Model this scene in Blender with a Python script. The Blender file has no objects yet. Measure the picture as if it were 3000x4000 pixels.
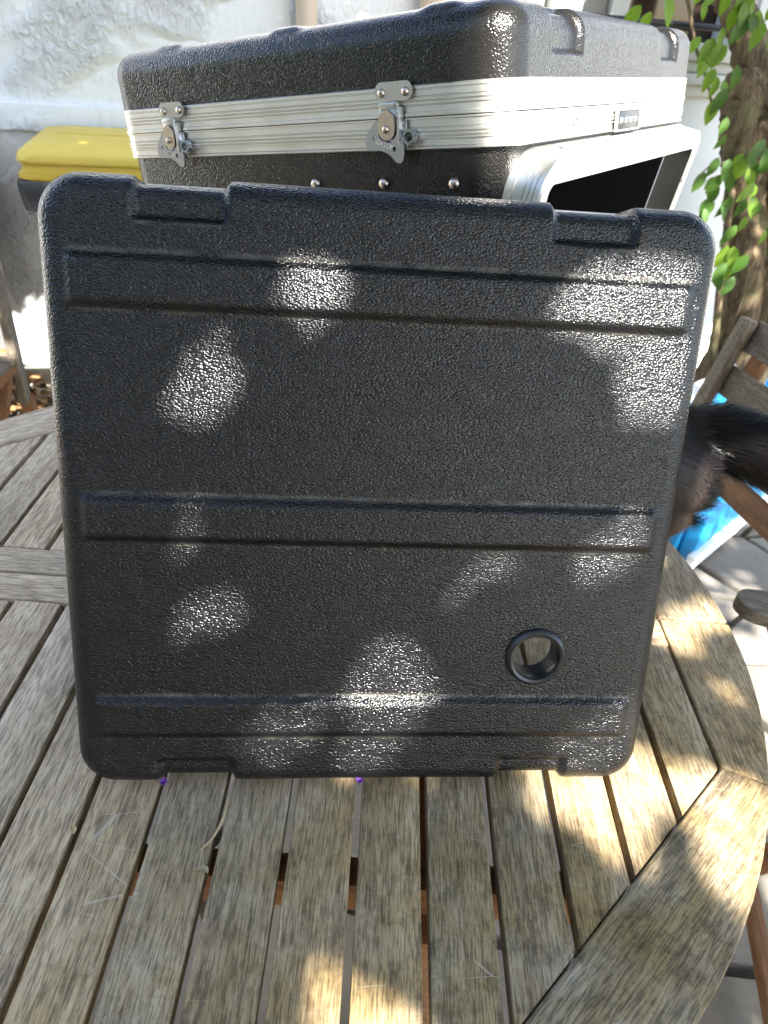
import bpy, bmesh, math, random
import numpy as np
from mathutils import Vector, Matrix
rnd = random.Random(7)
rng = np.random.default_rng(11)
sc = bpy.context.scene
COL = sc.collection
rad = math.radians

# ------------------------------------------------------------------ camera
TZ = 0.74                                   # table top height
PITCH, ROLL = rad(35.3297), rad(4.9597)
def cam_axes(p, r):
    f = np.array([0, math.cos(p), -math.sin(p)]); u = np.array([0, math.sin(p), math.cos(p)]); x = np.array([1., 0, 0])
    c, s = math.cos(r), math.sin(r)
    return c*x + s*u, -s*x + c*u, f
cr, cu, cf = cam_axes(PITCH, ROLL)
cam = bpy.data.cameras.new('camera'); co = bpy.data.objects.new('camera', cam); COL.objects.link(co)
co.matrix_world = Matrix(((cr[0], cu[0], -cf[0], 0), (cr[1], cu[1], -cf[1], 0), (cr[2], cu[2], -cf[2], TZ + .6432), (0, 0, 0, 1)))
cam.sensor_fit = 'VERTICAL'; cam.sensor_height = 36; cam.sensor_width = 27; cam.lens = 24.517
cam.clip_start = .02; cam.clip_end = 500
cam.dof.use_dof = True; cam.dof.focus_distance = .66; cam.dof.aperture_fstop = 9
sc.camera = co

# ------------------------------------------------------------------ world, sun, exposure
SUN_AZ, SUN_EL = rad(158), rad(44)          # azimuth clockwise from +Y: behind the camera, to the right
SUN = np.array([math.sin(SUN_AZ)*math.cos(SUN_EL), math.cos(SUN_AZ)*math.cos(SUN_EL), math.sin(SUN_EL)])
w = bpy.data.worlds.new('World'); sc.world = w; w.use_nodes = True
wn = w.node_tree.nodes; bgn = wn['Background']
sky = wn.new('ShaderNodeTexSky'); sky.sky_type = 'NISHITA'; sky.sun_disc = False
sky.air_density = 1.0; sky.dust_density = 1.3; sky.ozone_density = 1.1
sky.sun_elevation = SUN_EL; sky.sun_rotation = SUN_AZ
w.node_tree.links.new(sky.outputs[0], bgn.inputs[0]); bgn.inputs[1].default_value = .10
sl = bpy.data.lights.new('sun', 'SUN'); sl.energy = 4.3; sl.angle = rad(.53); sl.color = (1, .955, .89)
so = bpy.data.objects.new('sun', sl); COL.objects.link(so)
so.rotation_euler = Vector(SUN).to_track_quat('Z', 'Y').to_euler(); so.location = Vector(SUN)*10
vs = sc.view_settings; vs.view_transform = 'Standard'; vs.look = 'None'; vs.exposure = 2.9; vs.gamma = 1
cy = sc.cycles; cy.max_bounces = 5; cy.diffuse_bounces = 3; cy.glossy_bounces = 3; cy.transmission_bounces = 3; cy.caustics_reflective = False; cy.caustics_refractive = False; cy.use_adaptive_sampling = True; cy.adaptive_threshold = .02

# ------------------------------------------------------------------ helpers
def link(o, parent=None):
    COL.objects.link(o)
    if parent is not None: o.parent = parent
    return o
def tag(o, label=None, cat=None, group=None, kind=None):
    if label: o['label'] = label
    if cat: o['category'] = cat
    if group: o['group'] = group
    if kind: o['kind'] = kind
    return o
def empty(name, loc=(0, 0, 0), rz=0, mat=None):
    o = bpy.data.objects.new(name, None); o.empty_display_size = .05
    if mat is not None: o.matrix_world = mat
    else: o.location = loc; o.rotation_euler = (0, 0, rz)
    return link(o)
def mesh_np(name, V, F, mat, parent=None, smooth=True, attr=None):
    V = np.asarray(V, np.float32); F = np.asarray(F, np.int32); k = F.shape[1]
    me = bpy.data.meshes.new(name)
    me.vertices.add(len(V)); me.vertices.foreach_set('co', V.ravel())
    me.loops.add(F.size); me.loops.foreach_set('vertex_index', F.ravel())
    me.polygons.add(len(F)); me.polygons.foreach_set('loop_start', np.arange(0, F.size, k, dtype=np.int32))
    me.update(calc_edges=True)
    if smooth: me.polygons.foreach_set('use_smooth', np.ones(len(F), bool))
    if attr:
        for n, a in attr.items():
            at = me.attributes.new(n, 'FLOAT', 'POINT'); at.data.foreach_set('value', np.asarray(a, np.float32))
    me.materials.append(mat)
    return link(bpy.data.objects.new(name, me), parent)
def mesh_bm(name, bm, mat, parent=None, smooth=True, angle=40):
    me = bpy.data.meshes.new(name)
    bmesh.ops.recalc_face_normals(bm, faces=bm.faces)
    bm.to_mesh(me); bm.free()
    if smooth:
        me.polygons.foreach_set('use_smooth', np.ones(len(me.polygons), bool))
        me.set_sharp_from_angle(angle=rad(angle))
    me.materials.append(mat)
    return link(bpy.data.objects.new(name, me), parent)
def bm_poly(pts, z0, z1, bev=.002, seg=2, bm=None):
    """prism over a polygon, all edges bevelled"""
    b = bmesh.new()
    vs_ = [b.verts.new((p[0], p[1], z0)) for p in pts]
    f = b.faces.new(vs_)
    r = bmesh.ops.extrude_face_region(b, geom=[f])
    bmesh.ops.translate(b, verts=[v for v in r['geom'] if isinstance(v, bmesh.types.BMVert)], vec=(0, 0, z1 - z0))
    bmesh.ops.recalc_face_normals(b, faces=b.faces)
    if bev: bmesh.ops.bevel(b, geom=list(b.edges), offset=bev, segments=seg, profile=.6, affect='EDGES', clamp_overlap=True)
    if bm is None: return b
    merge(bm, b); return bm
def merge(bm, b, M=None):
    if M is not None: bmesh.ops.transform(b, matrix=M, verts=b.verts)
    me = bpy.data.meshes.new('t'); b.to_mesh(me); b.free(); bm.from_mesh(me); bpy.data.meshes.remove(me)
def bm_box(c, s, bev=.002, R=None, seg=2):
    b = bmesh.new(); bmesh.ops.create_cube(b, size=1)
    bmesh.ops.scale(b, vec=s, verts=b.verts)
    if bev: bmesh.ops.bevel(b, geom=list(b.edges), offset=bev, segments=seg, profile=.6, affect='EDGES', clamp_overlap=True)
    if R is not None: bmesh.ops.transform(b, matrix=R.to_4x4(), verts=b.verts)
    bmesh.ops.translate(b, vec=c, verts=b.verts)
    return b
def bm_bar(p0, p1, wdt, thk, bev=.003, up=(0, 0, 1)):
    p0, p1 = Vector(p0), Vector(p1); d = (p1 - p0); L = d.length; d.normalize()
    u = Vector(up); 
    if abs(u.dot(d)) > .98: u = Vector((1, 0, 0))
    x = u.cross(d).normalized(); y = d.cross(x)
    R = Matrix((x, y, d)).transposed()
    return bm_box((p0 + p1)/2, (wdt, thk, L), bev, R)
def lathe(prof, n=32, close=False):
    """prof: list of (radius, height) about Z -> V,F"""
    a = np.linspace(0, 2*np.pi, n, endpoint=False)
    V = np.array([[r*math.cos(t), r*math.sin(t), h] for r, h in prof for t in a])
    m = len(prof); F = []
    for i in range(m if close else m-1):
        j = (i+1) % m
        for k in range(n):
            F.append((i*n+k, i*n+(k+1) % n, j*n+(k+1) % n, j*n+k))
    return V, np.array(F)
def tube(P, Rr, n=12, jitter=0, seed=0, cap=True, sub=6):
    """smooth tube through points P with radii Rr"""
    P = np.asarray(P, float); Rr = np.asarray(Rr, float); m = len(P)
    t = np.linspace(0, m-1, (m-1)*sub+1)
    Q = np.stack([catmull(P[:, i], t) for i in range(3)], 1); rr = np.interp(t, np.arange(m), Rr)
    T = np.gradient(Q, axis=0); T /= np.linalg.norm(T, axis=1)[:, None]
    up = np.array([.31, .2, .93]); X = np.cross(T, up); X /= np.linalg.norm(X, axis=1)[:, None]; Y = np.cross(T, X)
    a = np.linspace(0, 2*np.pi, n, endpoint=False)
    g = np.random.default_rng(seed)
    lob = 1 + jitter*(np.sin(3*a[None, :]+np.cumsum(g.normal(0, .25, len(Q)))[:, None]) + .6*np.sin(5*a[None, :]+np.cumsum(g.normal(0, .3, len(Q)))[:, None]+1)) + jitter*.5*g.normal(0, 1, (len(Q), n))
    V = Q[:, None, :] + (rr[:, None]*lob)[..., None]*(np.cos(a)[None, :, None]*X[:, None, :] + np.sin(a)[None, :, None]*Y[:, None, :])
    K = len(Q); F = [(i*n+k, i*n+(k+1) % n, (i+1)*n+(k+1) % n, (i+1)*n+k) for i in range(K-1) for k in range(n)]
    V = V.reshape(-1, 3)
    if cap:
        V = np.vstack([V, Q[0], Q[-1]]); b0, b1 = len(V)-2, len(V)-1
        F += [(b0, (k+1) % n, k, k) for k in range(0)]
        for k in range(n):
            F.append((b0, (k+1) % n, k, b0)); F.append((b1, (K-1)*n+k, (K-1)*n+(k+1) % n, b1))
    return V, F
def catmull(y, t):
    y = np.asarray(y, float); m = len(y); i = np.clip(np.floor(t).astype(int), 0, m-2); u = t - i
    p0 = y[np.clip(i-1, 0, m-1)]; p1 = y[i]; p2 = y[i+1]; p3 = y[np.clip(i+2, 0, m-1)]
    return .5*((2*p1)+(-p0+p2)*u+(2*p0-5*p1+4*p2-p3)*u*u+(-p0+3*p1-3*p2+p3)*u**3)
def mesh_tube(name, P, Rr, mat, parent=None, **kw):
    V, F = tube(P, Rr, **kw)
    me = bpy.data.meshes.new(name)
    me.from_pydata([tuple(v) for v in V], [], [tuple(dict.fromkeys(f)) for f in F]); me.update()
    me.polygons.foreach_set('use_smooth', np.ones(len(me.polygons), bool)); me.materials.append(mat)
    return link(bpy.data.objects.new(name, me), parent)
def sstep(a, b, x):
    t = np.clip((x-a)/(b-a), 0, 1); return t*t*(3-2*t)
def rrect(cx, cy, w, h, R, n=10):
    """points of a rounded rectangle outline, counter-clockwise"""
    P = []
    for (sx, sy, a0) in ((1, -1, -90), (1, 1, 0), (-1, 1, 90), (-1, -1, 180)):
        for k in range(n+1):
            a = rad(a0 + 90*k/n)
            P.append((cx+sx*(w/2-R)+R*math.cos(a), cy+sy*(h/2-R)+R*math.sin(a)))
    return np.array(P)
def sweep_rect(cx, cy, w, h, R, prof, n=10, closed=True):
    """prof: (outward offset, z). Returns V,F of a closed frame"""
    rings = [np.column_stack([rrect(cx, cy, w+2*o, h+2*o, max(R+o, .0005), n), np.full(4*(n+1), z)]) for o, z in prof]
    m = 4*(n+1); V = np.vstack(rings); F = []
    K = len(prof)
    for i in range(K if closed else K-1):
        j = (i+1) % K
        for k in range(m):
            F.append((i*m+k, i*m+(k+1) % m, j*m+(k+1) % m, j*m+k))
    return V, np.array(F)
def loft(rings, cap0=True, cap1=True):
    m = len(rings[0]); V = [tuple(p) for r in rings for p in r]; F = []
    for i in range(len(rings)-1):
        for k in range(m):
            F.append((i*m+k, i*m+(k+1) % m, (i+1)*m+(k+1) % m, (i+1)*m+k))
    if cap0: F.append(tuple(range(m))[::-1])
    if cap1: F.append(tuple((len(rings)-1)*m+k for k in range(m)))
    return V, F
def mesh_pd(name, V, F, mat, parent=None, smooth=True, angle=40):
    me = bpy.data.meshes.new(name); me.from_pydata([tuple(map(float, v)) for v in V], [], [tuple(int(i) for i in f) for f in F]); me.update()
    bm = bmesh.new(); bm.from_mesh(me); bpy.data.meshes.remove(me)
    return mesh_bm(name, bm, mat, parent, smooth, angle)
def copy_tree(o, parent=None):
    c = o.copy(); COL.objects.link(c); c.parent = parent
    for ch in o.children: copy_tree(ch, c)
    return c

# ------------------------------------------------------------------ materials
class NT:
    def __init__(s, name):
        s.m = bpy.data.materials.new(name); s.m.use_nodes = True
        s.t = s.m.node_tree; s.b = s.t.nodes['Principled BSDF']; s.out = s.t.nodes['Material Output']
    def n(s, typ, **kw):
        x = s.t.nodes.new('ShaderNode'+typ)
        for k, v in kw.items():
            if k in x.inputs.keys() if isinstance(k, str) else False: x.inputs[k].default_value = v
            else: setattr(x, k, v)
        return x
    def l(s, a, b): s.t.links.new(a, b)
    def coord(s, kind='Object', scale=(1, 1, 1), rnd_off=False):
        tc = s.n('TexCoord'); mp = s.n('Mapping'); mp.inputs['Scale'].default_value = scale
        if kind == 'World':
            g = s.n('NewGeometry'); src = g.outputs['Position']
        else: src = tc.outputs[kind]
        if rnd_off:
            oi = s.n('ObjectInfo'); ad = s.n('VectorMath', operation='MULTIPLY_ADD'); 
            cmb = s.n('CombineXYZ')
            for i in range(3): s.l(oi.outputs['Random'], cmb.inputs[i])
            ad.inputs[1].default_value = (13.7, 29.3, 7.1); s.l(cmb.outputs[0], ad.inputs[0]); s.l(src, ad.inputs[2]); src = ad.outputs[0]
        s.l(src, mp.inputs['Vector']); return mp.outputs[0]
    def noise(s, vec, scale, detail=4, rough=.55, dist=0):
        x = s.n('TexNoise'); x.inputs['Scale'].default_value = scale; x.inputs['Detail'].default_value = detail
        x.inputs['Roughness'].default_value = rough; x.inputs['Distortion'].default_value = dist
        s.l(vec, x.inputs['Vector']); return x.outputs['Fac']
    def ramp(s, fac, stops):
        x = s.n('ValToRGB'); e = x.color_ramp.elements
        while len(e) < len(stops): e.new(.5)
        for i, (p, c) in enumerate(stops):
            e[i].position = p; e[i].color = (*c, 1) if len(c) == 3 else c
        s.l(fac, x.inputs[0]); return x.outputs[0]
    def mix(s, fac, a, b, typ='MIX'):
        x = s.n('Mix', data_type='RGBA', blend_type=typ)
        for i, v in ((0, fac), (6, a), (7, b)):
            if isinstance(v, (int, float)): x.inputs[i].default_value = v
            elif isinstance(v, tuple): x.inputs[i].default_value = (*v, 1)
            else: s.l(v, x.inputs[i])
        return x.outputs[2]
    def math(s, op, a, b=None, c=None):
        x = s.n('Math', operation=op)
        for i, v in enumerate((a, b, c)):
            if v is None: continue
            if isinstance(v, (int, float)): x.inputs[i].default_value = v
            else: s.l(v, x.inputs[i])
        return x.outputs[0]
    def bump(s, h, strength=.5, dist=.001, prev=None):
        x = s.n('Bump'); x.inputs['Strength'].default_value = strength; x.inputs['Distance'].default_value = dist
        s.l(h, x.inputs['Height'])
        if prev is not None: s.l(prev, x.inputs['Normal'])
        return x.outputs[0]
    def set(s, color=None, rough=None, metal=None, normal=None, spec=None, **kw):
        for k, v in (('Base Color', color), ('Roughness', rough), ('Metallic', metal), ('Normal', normal), ('Specular IOR Level', spec)):
            if v is None: continue
            if isinstance(v, tuple): s.b.inputs[k].default_value = (*v, 1)
            elif isinstance(v, (int, float)): s.b.inputs[k].default_value = v
            else: s.l(v, s.b.inputs[k])
        return s.m

def m_plastic(name, sx=1., sz=1., scale=600, strength=.95, base=(.0038, .0041, .0048)):
    t = NT(name)
    v = t.coord('Object', (sx, 1, sz))
    n1 = t.n('TexNoise'); n1.inputs['Scale'].default_value = 45; n1.inputs['Detail'].default_value = 2; t.l(v, n1.inputs['Vector'])
    wv = t.n('VectorMath', operation='MULTIPLY_ADD'); t.l(n1.outputs['Color'], wv.inputs[0]); wv.inputs[1].default_value = (.006,)*3; t.l(v, wv.inputs[2])
    vo = t.n('TexVoronoi', feature='SMOOTH_F1'); vo.inputs['Scale'].default_value = scale; vo.inputs['Smoothness'].default_value = .35
    t.l(wv.outputs[0], vo.inputs['Vector'])
    n2 = t.noise(v, 900, 2)
    n3 = t.noise(v, 7, 3)
    n4 = t.noise(t.coord('Object', (.4, 1, 1.5)), 280, 3, .6)
    h = t.math('ADD', t.math('MULTIPLY', t.math('POWER', vo.outputs['Distance'], 2.), -1.), t.math('ADD', t.math('MULTIPLY', n2, .05), t.math('MULTIPLY', n4, .42)))
    bn = t.bump(h, strength, .00075)
    at = t.n('Attribute', attribute_name='dust')
    dm = t.math('MULTIPLY', at.outputs['Fac'], t.ramp(t.noise(v, 45, 5), [(.38, (0, 0, 0)), (.75, (1, 1, 1))]))
    sp = t.ramp(t.noise(v, 420, 2, .7), [(.735, (0, 0, 0)), (.76, (1, 1, 1))])
    sp = t.math('MULTIPLY', sp, t.ramp(n3, [(.5, (0, 0, 0)), (.7, (.5, .5, .5))]))
    col = t.mix(t.math('MAXIMUM', dm, sp), base, (.22, .20, .155))
    ro = t.ramp(t.noise(v, 12, 4), [(.3, (.19,)*3), (.7, (.26,)*3)])
    return t.set(col, t.math('MAXIMUM', ro, t.math('MULTIPLY', dm, .8)), normal=bn, spec=.40)
M_LID = m_plastic('black_grained_plastic', .8, 1.1)
M_CASE = m_plastic('black_grained_plastic_case', 1, 1, 560, .62, (.0125, .0115, .0105))

def m_simple(name, col, rough=.5, metal=0, bump=None, var=.0, vs_=30):
    t = NT(name); v = t.coord('Object')
    c = col
    if var:
        c = t.mix(t.noise(v, vs_, 5), tuple(x*(1-var) for x in col), tuple(min(1, x*(1+var)) for x in col))
    nm = None
    if bump: nm = t.bump(t.noise(v, bump[0], 4), bump[1], bump[2])
    return t.set(c, rough, metal, nm)
M_RUBBER = m_simple('black_rubber', (.018, .018, .019), .32, 0, (90, .1, .001))
M_DARKIN = m_simple('case_interior', (.008, .008, .009), .6)
def m_alu(name):
    t = NT(name); v = t.coord('Object', (1, 1, 1))
    n = t.noise(v, 25, 5); f = t.noise(v, 900, 2)
    col = t.mix(n, (.56, .55, .515), (.67, .66, .62))
    return t.set(col, t.ramp(n, [(.3, (.34,)*3), (.75, (.46,)*3)]), .9, t.bump(f, .05, .0005))
M_ALU = m_alu('anodised_aluminium')
def m_steel(name):
    t = NT(name); v = t.coord('Object'); n = t.noise(v, 120, 5)
    col = t.mix(t.ramp(n, [(.6, (0, 0, 0)), (.85, (1, 1, 1))]), (.50, .51, .53), (.40, .36, .26))
    return t.set(col, t.ramp(n, [(.3, (.22,)*3), (.8, (.42,)*3)]), 1.0)
M_STEEL = m_steel('zinc_plated_steel')
M_RIVET = m_simple('worn_nickel', (.50, .43, .36), .33, 1, (300, .3, .001), .3, 150)
M_BLACKIRON = m_simple('black_painted_iron', (.012, .012, .013), .35)

def m_wood(name, cols, axis='Y', algae=0., fine=1., sat=1.):
    """weathered wood, grain along the object's own axis"""
    t = NT(name)
    def sc_(a, b): return (a, b, a) if axis == 'Y' else ((b, a, a) if axis == 'X' else (a, a, b))
    v0 = t.coord('Object', (1, 1, 1), True)
    vs1 = t.coord('Object', sc_(1, .11), True)
    wob = t.noise(v0, 6, 2)
    g1 = t.noise(vs1, 150, 5, .66, .3)
    g2 = t.noise(t.coord('Object', sc_(1, .07), True), 620, 2, .6)
    g3 = t.noise(t.coord('Object', sc_(1, .25), True), 22, 5, .65, 1.0)
    pat = t.noise(v0, 9, 5, .6)
    spk = t.noise(v0, 160, 4, .7)
    base = t.ramp(t.math('ADD', t.math('MULTIPLY', g1, .55), t.math('MULTIPLY', g3, .45)), [(.32, cols[0]), (.5, cols[1]), (.68, cols[2])])
    oi = t.n('ObjectInfo')
    tone = t.ramp(oi.outputs['Random'], [(0, (.80, .78, .75)), (.5, (1, 1, 1)), (1, (1.12, 1.06, .96))])
    base = t.mix(1., base, tone, 'MULTIPLY')
    # dark fibres and pores
    fib = t.ramp(g2, [(.40, (.33,)*3), (.53, (1,)*3)])
    base = t.mix(.75*fine, base, t.mix(1., base, fib, 'MULTIPLY'))
    # growth-ring figure
    wv = t.n('TexWave', wave_type='BANDS', bands_direction='X' if axis == 'Y' else 'Y'); wv.inputs['Scale'].default_value = 22
    wv.inputs['Distortion'].default_value = 9; wv.inputs['Detail'].default_value = 2; wv.inputs['Detail Scale'].default_value = .7
    t.l(t.coord('Object', sc_(1, .16), True), wv.inputs['Vector'])
    fig = t.ramp(wv.outputs['Fac'], [(.02, (.55, .5, .46)), (.16, (1, 1, 1))])
    base = t.mix(t.ramp(pat, [(.45, (0,)*3), (.6, (.55,)*3)]), base, t.mix(1., base, fig, 'MULTIPLY'))
    if algae:
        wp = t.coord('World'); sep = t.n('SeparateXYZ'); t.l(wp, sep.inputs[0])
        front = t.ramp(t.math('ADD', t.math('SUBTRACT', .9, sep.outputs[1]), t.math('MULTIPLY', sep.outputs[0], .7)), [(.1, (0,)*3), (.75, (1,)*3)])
        base = t.mix(t.math('SUBTRACT', 1., front), base, t.mix(1., base, (1.30, 1.36, 1.46), 'MULTIPLY'))  # left boards paler: bleached wood, plus some skylight put into the colour
        am = t.math('MULTIPLY', t.math('MULTIPLY', t.ramp(t.noise(wp, 14, 5, .65), [(.30, (.15,)*3), (.58, (1,)*3)]), front), algae)
        base = t.mix(am, base, t.mix(1., base, (.78, .69, .42), 'MULTIPLY'))
        dk = t.math('MULTIPLY', t.ramp(t.noise(wp, 44, 6, .8), [(.48, (0,)*3), (.64, (1,)*3)]), t.math('MULTIPLY', t.math('ADD', front, .1), .68))
        base = t.mix(dk, base, t.mix(1., base, (.38, .36, .32), 'MULTIPLY'))
        # pale sanded-off / lichen flecks
        lt = t.math('MULTIPLY', t.ramp(t.noise(wp, 70, 5, .75), [(.60, (0,)*3), (.68, (1,)*3)]), t.ramp(t.noise(wp, 10, 3), [(.5, (0,)*3), (.62, (.7,)*3)]))
        base = t.mix(lt, base, (.40, .34, .25))
        # knocks and scratches
        sv = t.n('TexVoronoi', feature='DISTANCE_TO_EDGE'); sv.inputs['Scale'].default_value = 9; sv.inputs['Randomness'].default_value = 1
        t.l(t.coord('World', (.5, 2.4, 1)), sv.inputs['Vector'])
        scr = t.math('MULTIPLY', t.ramp(sv.outputs['Distance'], [(.002, (1,)*3), (.008, (0,)*3)]), t.ramp(t.noise(wp, 13, 2), [(.57, (0,)*3), (.63, (.6,)*3)]))
        base = t.mix(scr, base, (.46, .42, .35))
    base = t.mix(t.ramp(spk, [(.62, (0,)*3), (.75, (.5,)*3)]), base, t.mix(1., base, (1.6, 1.5, 1.35), 'MULTIPLY'))
    h = t.math('ADD', t.math('MULTIPLY', g2, .7), t.math('MULTIPLY', g1, .8))
    return t.set(base, t.ramp(g1, [(.3, (.62,)*3), (.7, (.82,)*3)]), 0, t.bump(h, .55, .0012), .35)
W_GREY = ((.185, .14, .098), (.37, .295, .205), (.51, .43, .325))
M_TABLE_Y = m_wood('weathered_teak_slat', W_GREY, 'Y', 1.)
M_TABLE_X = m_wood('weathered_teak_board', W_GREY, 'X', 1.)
M_WOOD_X = m_wood('weathered_chair_wood', ((.09, .07, .05), (.20, .165, .125), (.31, .27, .22)), 'X')
M_WOOD_Z = m_wood('weathered_chair_upright', ((.09, .07, .05), (.20, .165, .125), (.31, .27, .22)), 'Z')
M_WARM_X = m_wood('sheltered_teak', ((.12, .05, .02), (.26, .12, .05), (.36, .19, .085)), 'X', 0, .4)
M_WARM_Z = m_wood('sheltered_teak_upright', ((.12, .05, .02), (.26, .12, .05), (.36, .19, .085)), 'Z', 0, .4)

def m_wall(name):
    t = NT(name); v = t.coord('Object')
    big = t.noise(v, 1.7, 3, .5, .6)
    rough = t.ramp(big, [(.50, (0,)*3), (.58, (1,)*3)])
    r1 = t.noise(v, 38, 5, .65, .8); r2 = t.noise(t.coord('Object', (1, 1, .45)), 60, 4, .6)
    sm = t.noise(v, 20, 4, .5)
    b1 = t.bump(t.math('MULTIPLY', t.math('ADD', r1, t.math('MULTIPLY', r2, .6)), t.math('ADD', .12, rough)), 1., .03)
    b2 = t.bump(sm, .25, .008, b1)
    col = t.mix(t.noise(v, 6, 5), (.74, .76, .76), (.81, .83, .83))
    st = t.ramp(t.noise(t.coord('Object', (1, 1, .25)), 9, 5, .7), [(.56, (0,)*3), (.74, (.45,)*3)])
    col = t.mix(st, col, (.50, .49, .45))
    return t.set(col, .85, 0, b2, .2)
M_WALL = m_wall('white_painted_render')
M_TRIM = m_simple('white_gloss_paint', (.70, .71, .68), .45, 0, (60, .15, .002), .06, 12)
M_TRIM2 = m_simple('aged_cream_paint', (.55, .55, .49), .5, 0, (60, .15, .002), .1, 12)
M_PIPE = m_simple('beige_plastic_pipe', (.62, .50, .38), .45, 0, None, .06, 8)
M_GLASS = m_simple('dark_window_glass', (.03, .018, .014), .06, 0, (3, .05, .01), .4, 3)
M_CURTAIN = m_simple('grey_blind', (.24, .23, .21), .8, 0, None, .1, 9)
M_YELLOW = m_simple('yellow_bin_plastic', (.58, .43, .06), .5, 0, (220, .08, .001), .08, 9)
M_BIN = m_simple('dark_grey_bin_plastic', (.035, .037, .045), .38, 0, (220, .08, .001), .15, 9)
M_BLUE = m_simple('blue_plastic', (.015, .27, .56), .4, 0, (14, .2, .01), .15, 8)
M_WHITEP = m_simple('white_plastic', (.75, .77, .78), .4, 0, None, .05, 8)
M_SAND = m_simple('sand', (.55, .47, .34), .95, 0, (90, .8, .01), .2, 30)
def m_stone(name):
    t = NT(name); v = t.coord('World'); oi = t.n('ObjectInfo')
    n = t.noise(v, 9, 6, .65); f = t.noise(v, 80, 5, .7)
    col = t.mix(t.math('ADD', t.math('MULTIPLY', n, .6), t.math('MULTIPLY', f, .4)), (.10, .09, .075), (.32, .29, .24))
    tone = t.ramp(oi.outputs['Random'], [(0, (.75, .74, .76)), (.5, (1, 1, 1)), (1, (1.15, 1.08, .95))])
    col = t.mix(1., col, tone, 'MULTIPLY')
    return t.set(col, .85, 0, t.bump(t.math('ADD', n, t.math('MULTIPLY', f, .4)), .5, .01), .3)
M_STONE = m_stone('paving_stone')
def m_ground(name):
    t = NT(name); v = t.coord('World'); n = t.noise(v, 6, 6, .65); f = t.noise(v, 120, 4, .7)
    col = t.mix(n, (.10, .085, .06), (.24, .205, .15)); col = t.mix(t.ramp(f, [(.5, (0,)*3), (.7, (.5,)*3)]), col, (.05, .045, .03))
    return t.set(col, .95, 0, t.bump(f, .6, .01), .2)
M_GROUND = m_ground('sandy_soil')
def m_bark(name):
    t = NT(name); v = t.coord('Object', (1, 1, .16)); n = t.noise(v, 42, 6, .65, .6); b = t.noise(t.coord('Object'), 9, 4)
    col = t.ramp(n, [(.32, (.03, .022, .014)), (.5, (.11, .08, .048)), (.72, (.27, .205, .125))])
    col = t.mix(t.ramp(b, [(.5, (0,)*3), (.7, (.5,)*3)]), col, (.14, .15, .07))
    return t.set(col, .9, 0, t.bump(n, .9, .012), .2)
M_BARK = m_bark('wisteria_bark')
def m_leaf(name, c1, c2):
    t = NT(name); v = t.coord('World'); oi = t.n('ObjectInfo')
    col = t.mix(t.math('ADD', t.math('MULTIPLY', t.noise(v, 14, 3), .6), t.math('MULTIPLY', oi.outputs['Random'], .4)), c1, c2)
    t.set(col, .45, 0, None, .4)
    tr = t.n('BsdfTranslucent'); t.l(t.mix(1., col, (1.4, 1.6, .6), 'MULTIPLY'), tr.inputs['Color'])
    mx = t.n('MixShader'); mx.inputs[0].default_value = .35
    t.l(t.b.outputs[0], mx.inputs[1]); t.l(tr.outputs[0], mx.inputs[2]); t.l(mx.outputs[0], t.out.inputs['Surface'])
    return t.m
M_LEAF = m_leaf('wisteria_leaf', (.035, .085, .014), (.075, .15, .022))
M_LEAFL = m_leaf('wisteria_young_leaf', (.085, .16, .016), (.17, .27, .03))
def m_crown(name, c):
    t = NT(name); t.set(c, .5, 0, None, .3)
    tr = t.n('BsdfTranslucent'); tr.inputs['Color'].default_value = (c[0]*1.4, c[1]*1.6, c[2]*.6, 1); mx = t.n('MixShader'); mx.inputs[0].default_value = .3
    t.l(t.b.outputs[0], mx.inputs[1]); t.l(tr.outputs[0], mx.inputs[2]); t.l(mx.outputs[0], t.out.inputs['Surface']); return t.m
M_CROWN = m_crown('overhead_leaf', (.055, .115, .018))
M_DRY = m_simple('dry_leaf', (.24, .13, .05), .8, 0, None, .5, 25)
M_TAN = m_simple('dry_stalk', (.42, .33, .18), .8, 0, None, .2, 60)
M_PURPLE = m_simple('purple_petal', (.30, .10, .55), .5, 0, None, .2, 200)

# ------------------------------------------------------------------ frames of reference
# plane of the front lid (leaning back on the case)
LB = np.array([.0041, .4156, TZ + .019]); LE = np.array([.9945, .1044, 0]); LU = np.array([-.035, .3337, .942])
LU /= np.linalg.norm(LU); LK = np.cross(LU, LE); LK /= np.linalg.norm(LK)
def lidw(x, z, y=-.012): return LB + LE*x + LU*z + LK*y
MLID = Matrix(((LE[0], LK[0], LU[0], LB[0]), (LE[1], LK[1], LU[1], LB[1]), (LE[2], LK[2], LU[2], LB[2]), (0, 0, 0, 1)))
# case behind it
CR = np.array([[.8376, .5307, -.1296], [-.5223, .8475, .0949], [.1601, -.0118, .9870]]); CO = np.array([.076, .7008, TZ + .6091])
MCASE = Matrix([[*CR[i], CO[i]] for i in range(3)] + [[0, 0, 0, 1]])
CL, CM, CH = .553, .592, .0526
def casew(x, y, z): return CR @ np.array([x, y, z]) + CO
# house wall
WA = np.array([-1.602, 2.734, 0]); WD = np.array([.968, .252, 0]); WN = np.array([.252, -.968, 0])
WROT = math.atan2(.252, .968)
def wallp(s, z, off=0): return WA + WD*s + WN*off + np.array([0, 0, z])

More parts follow.
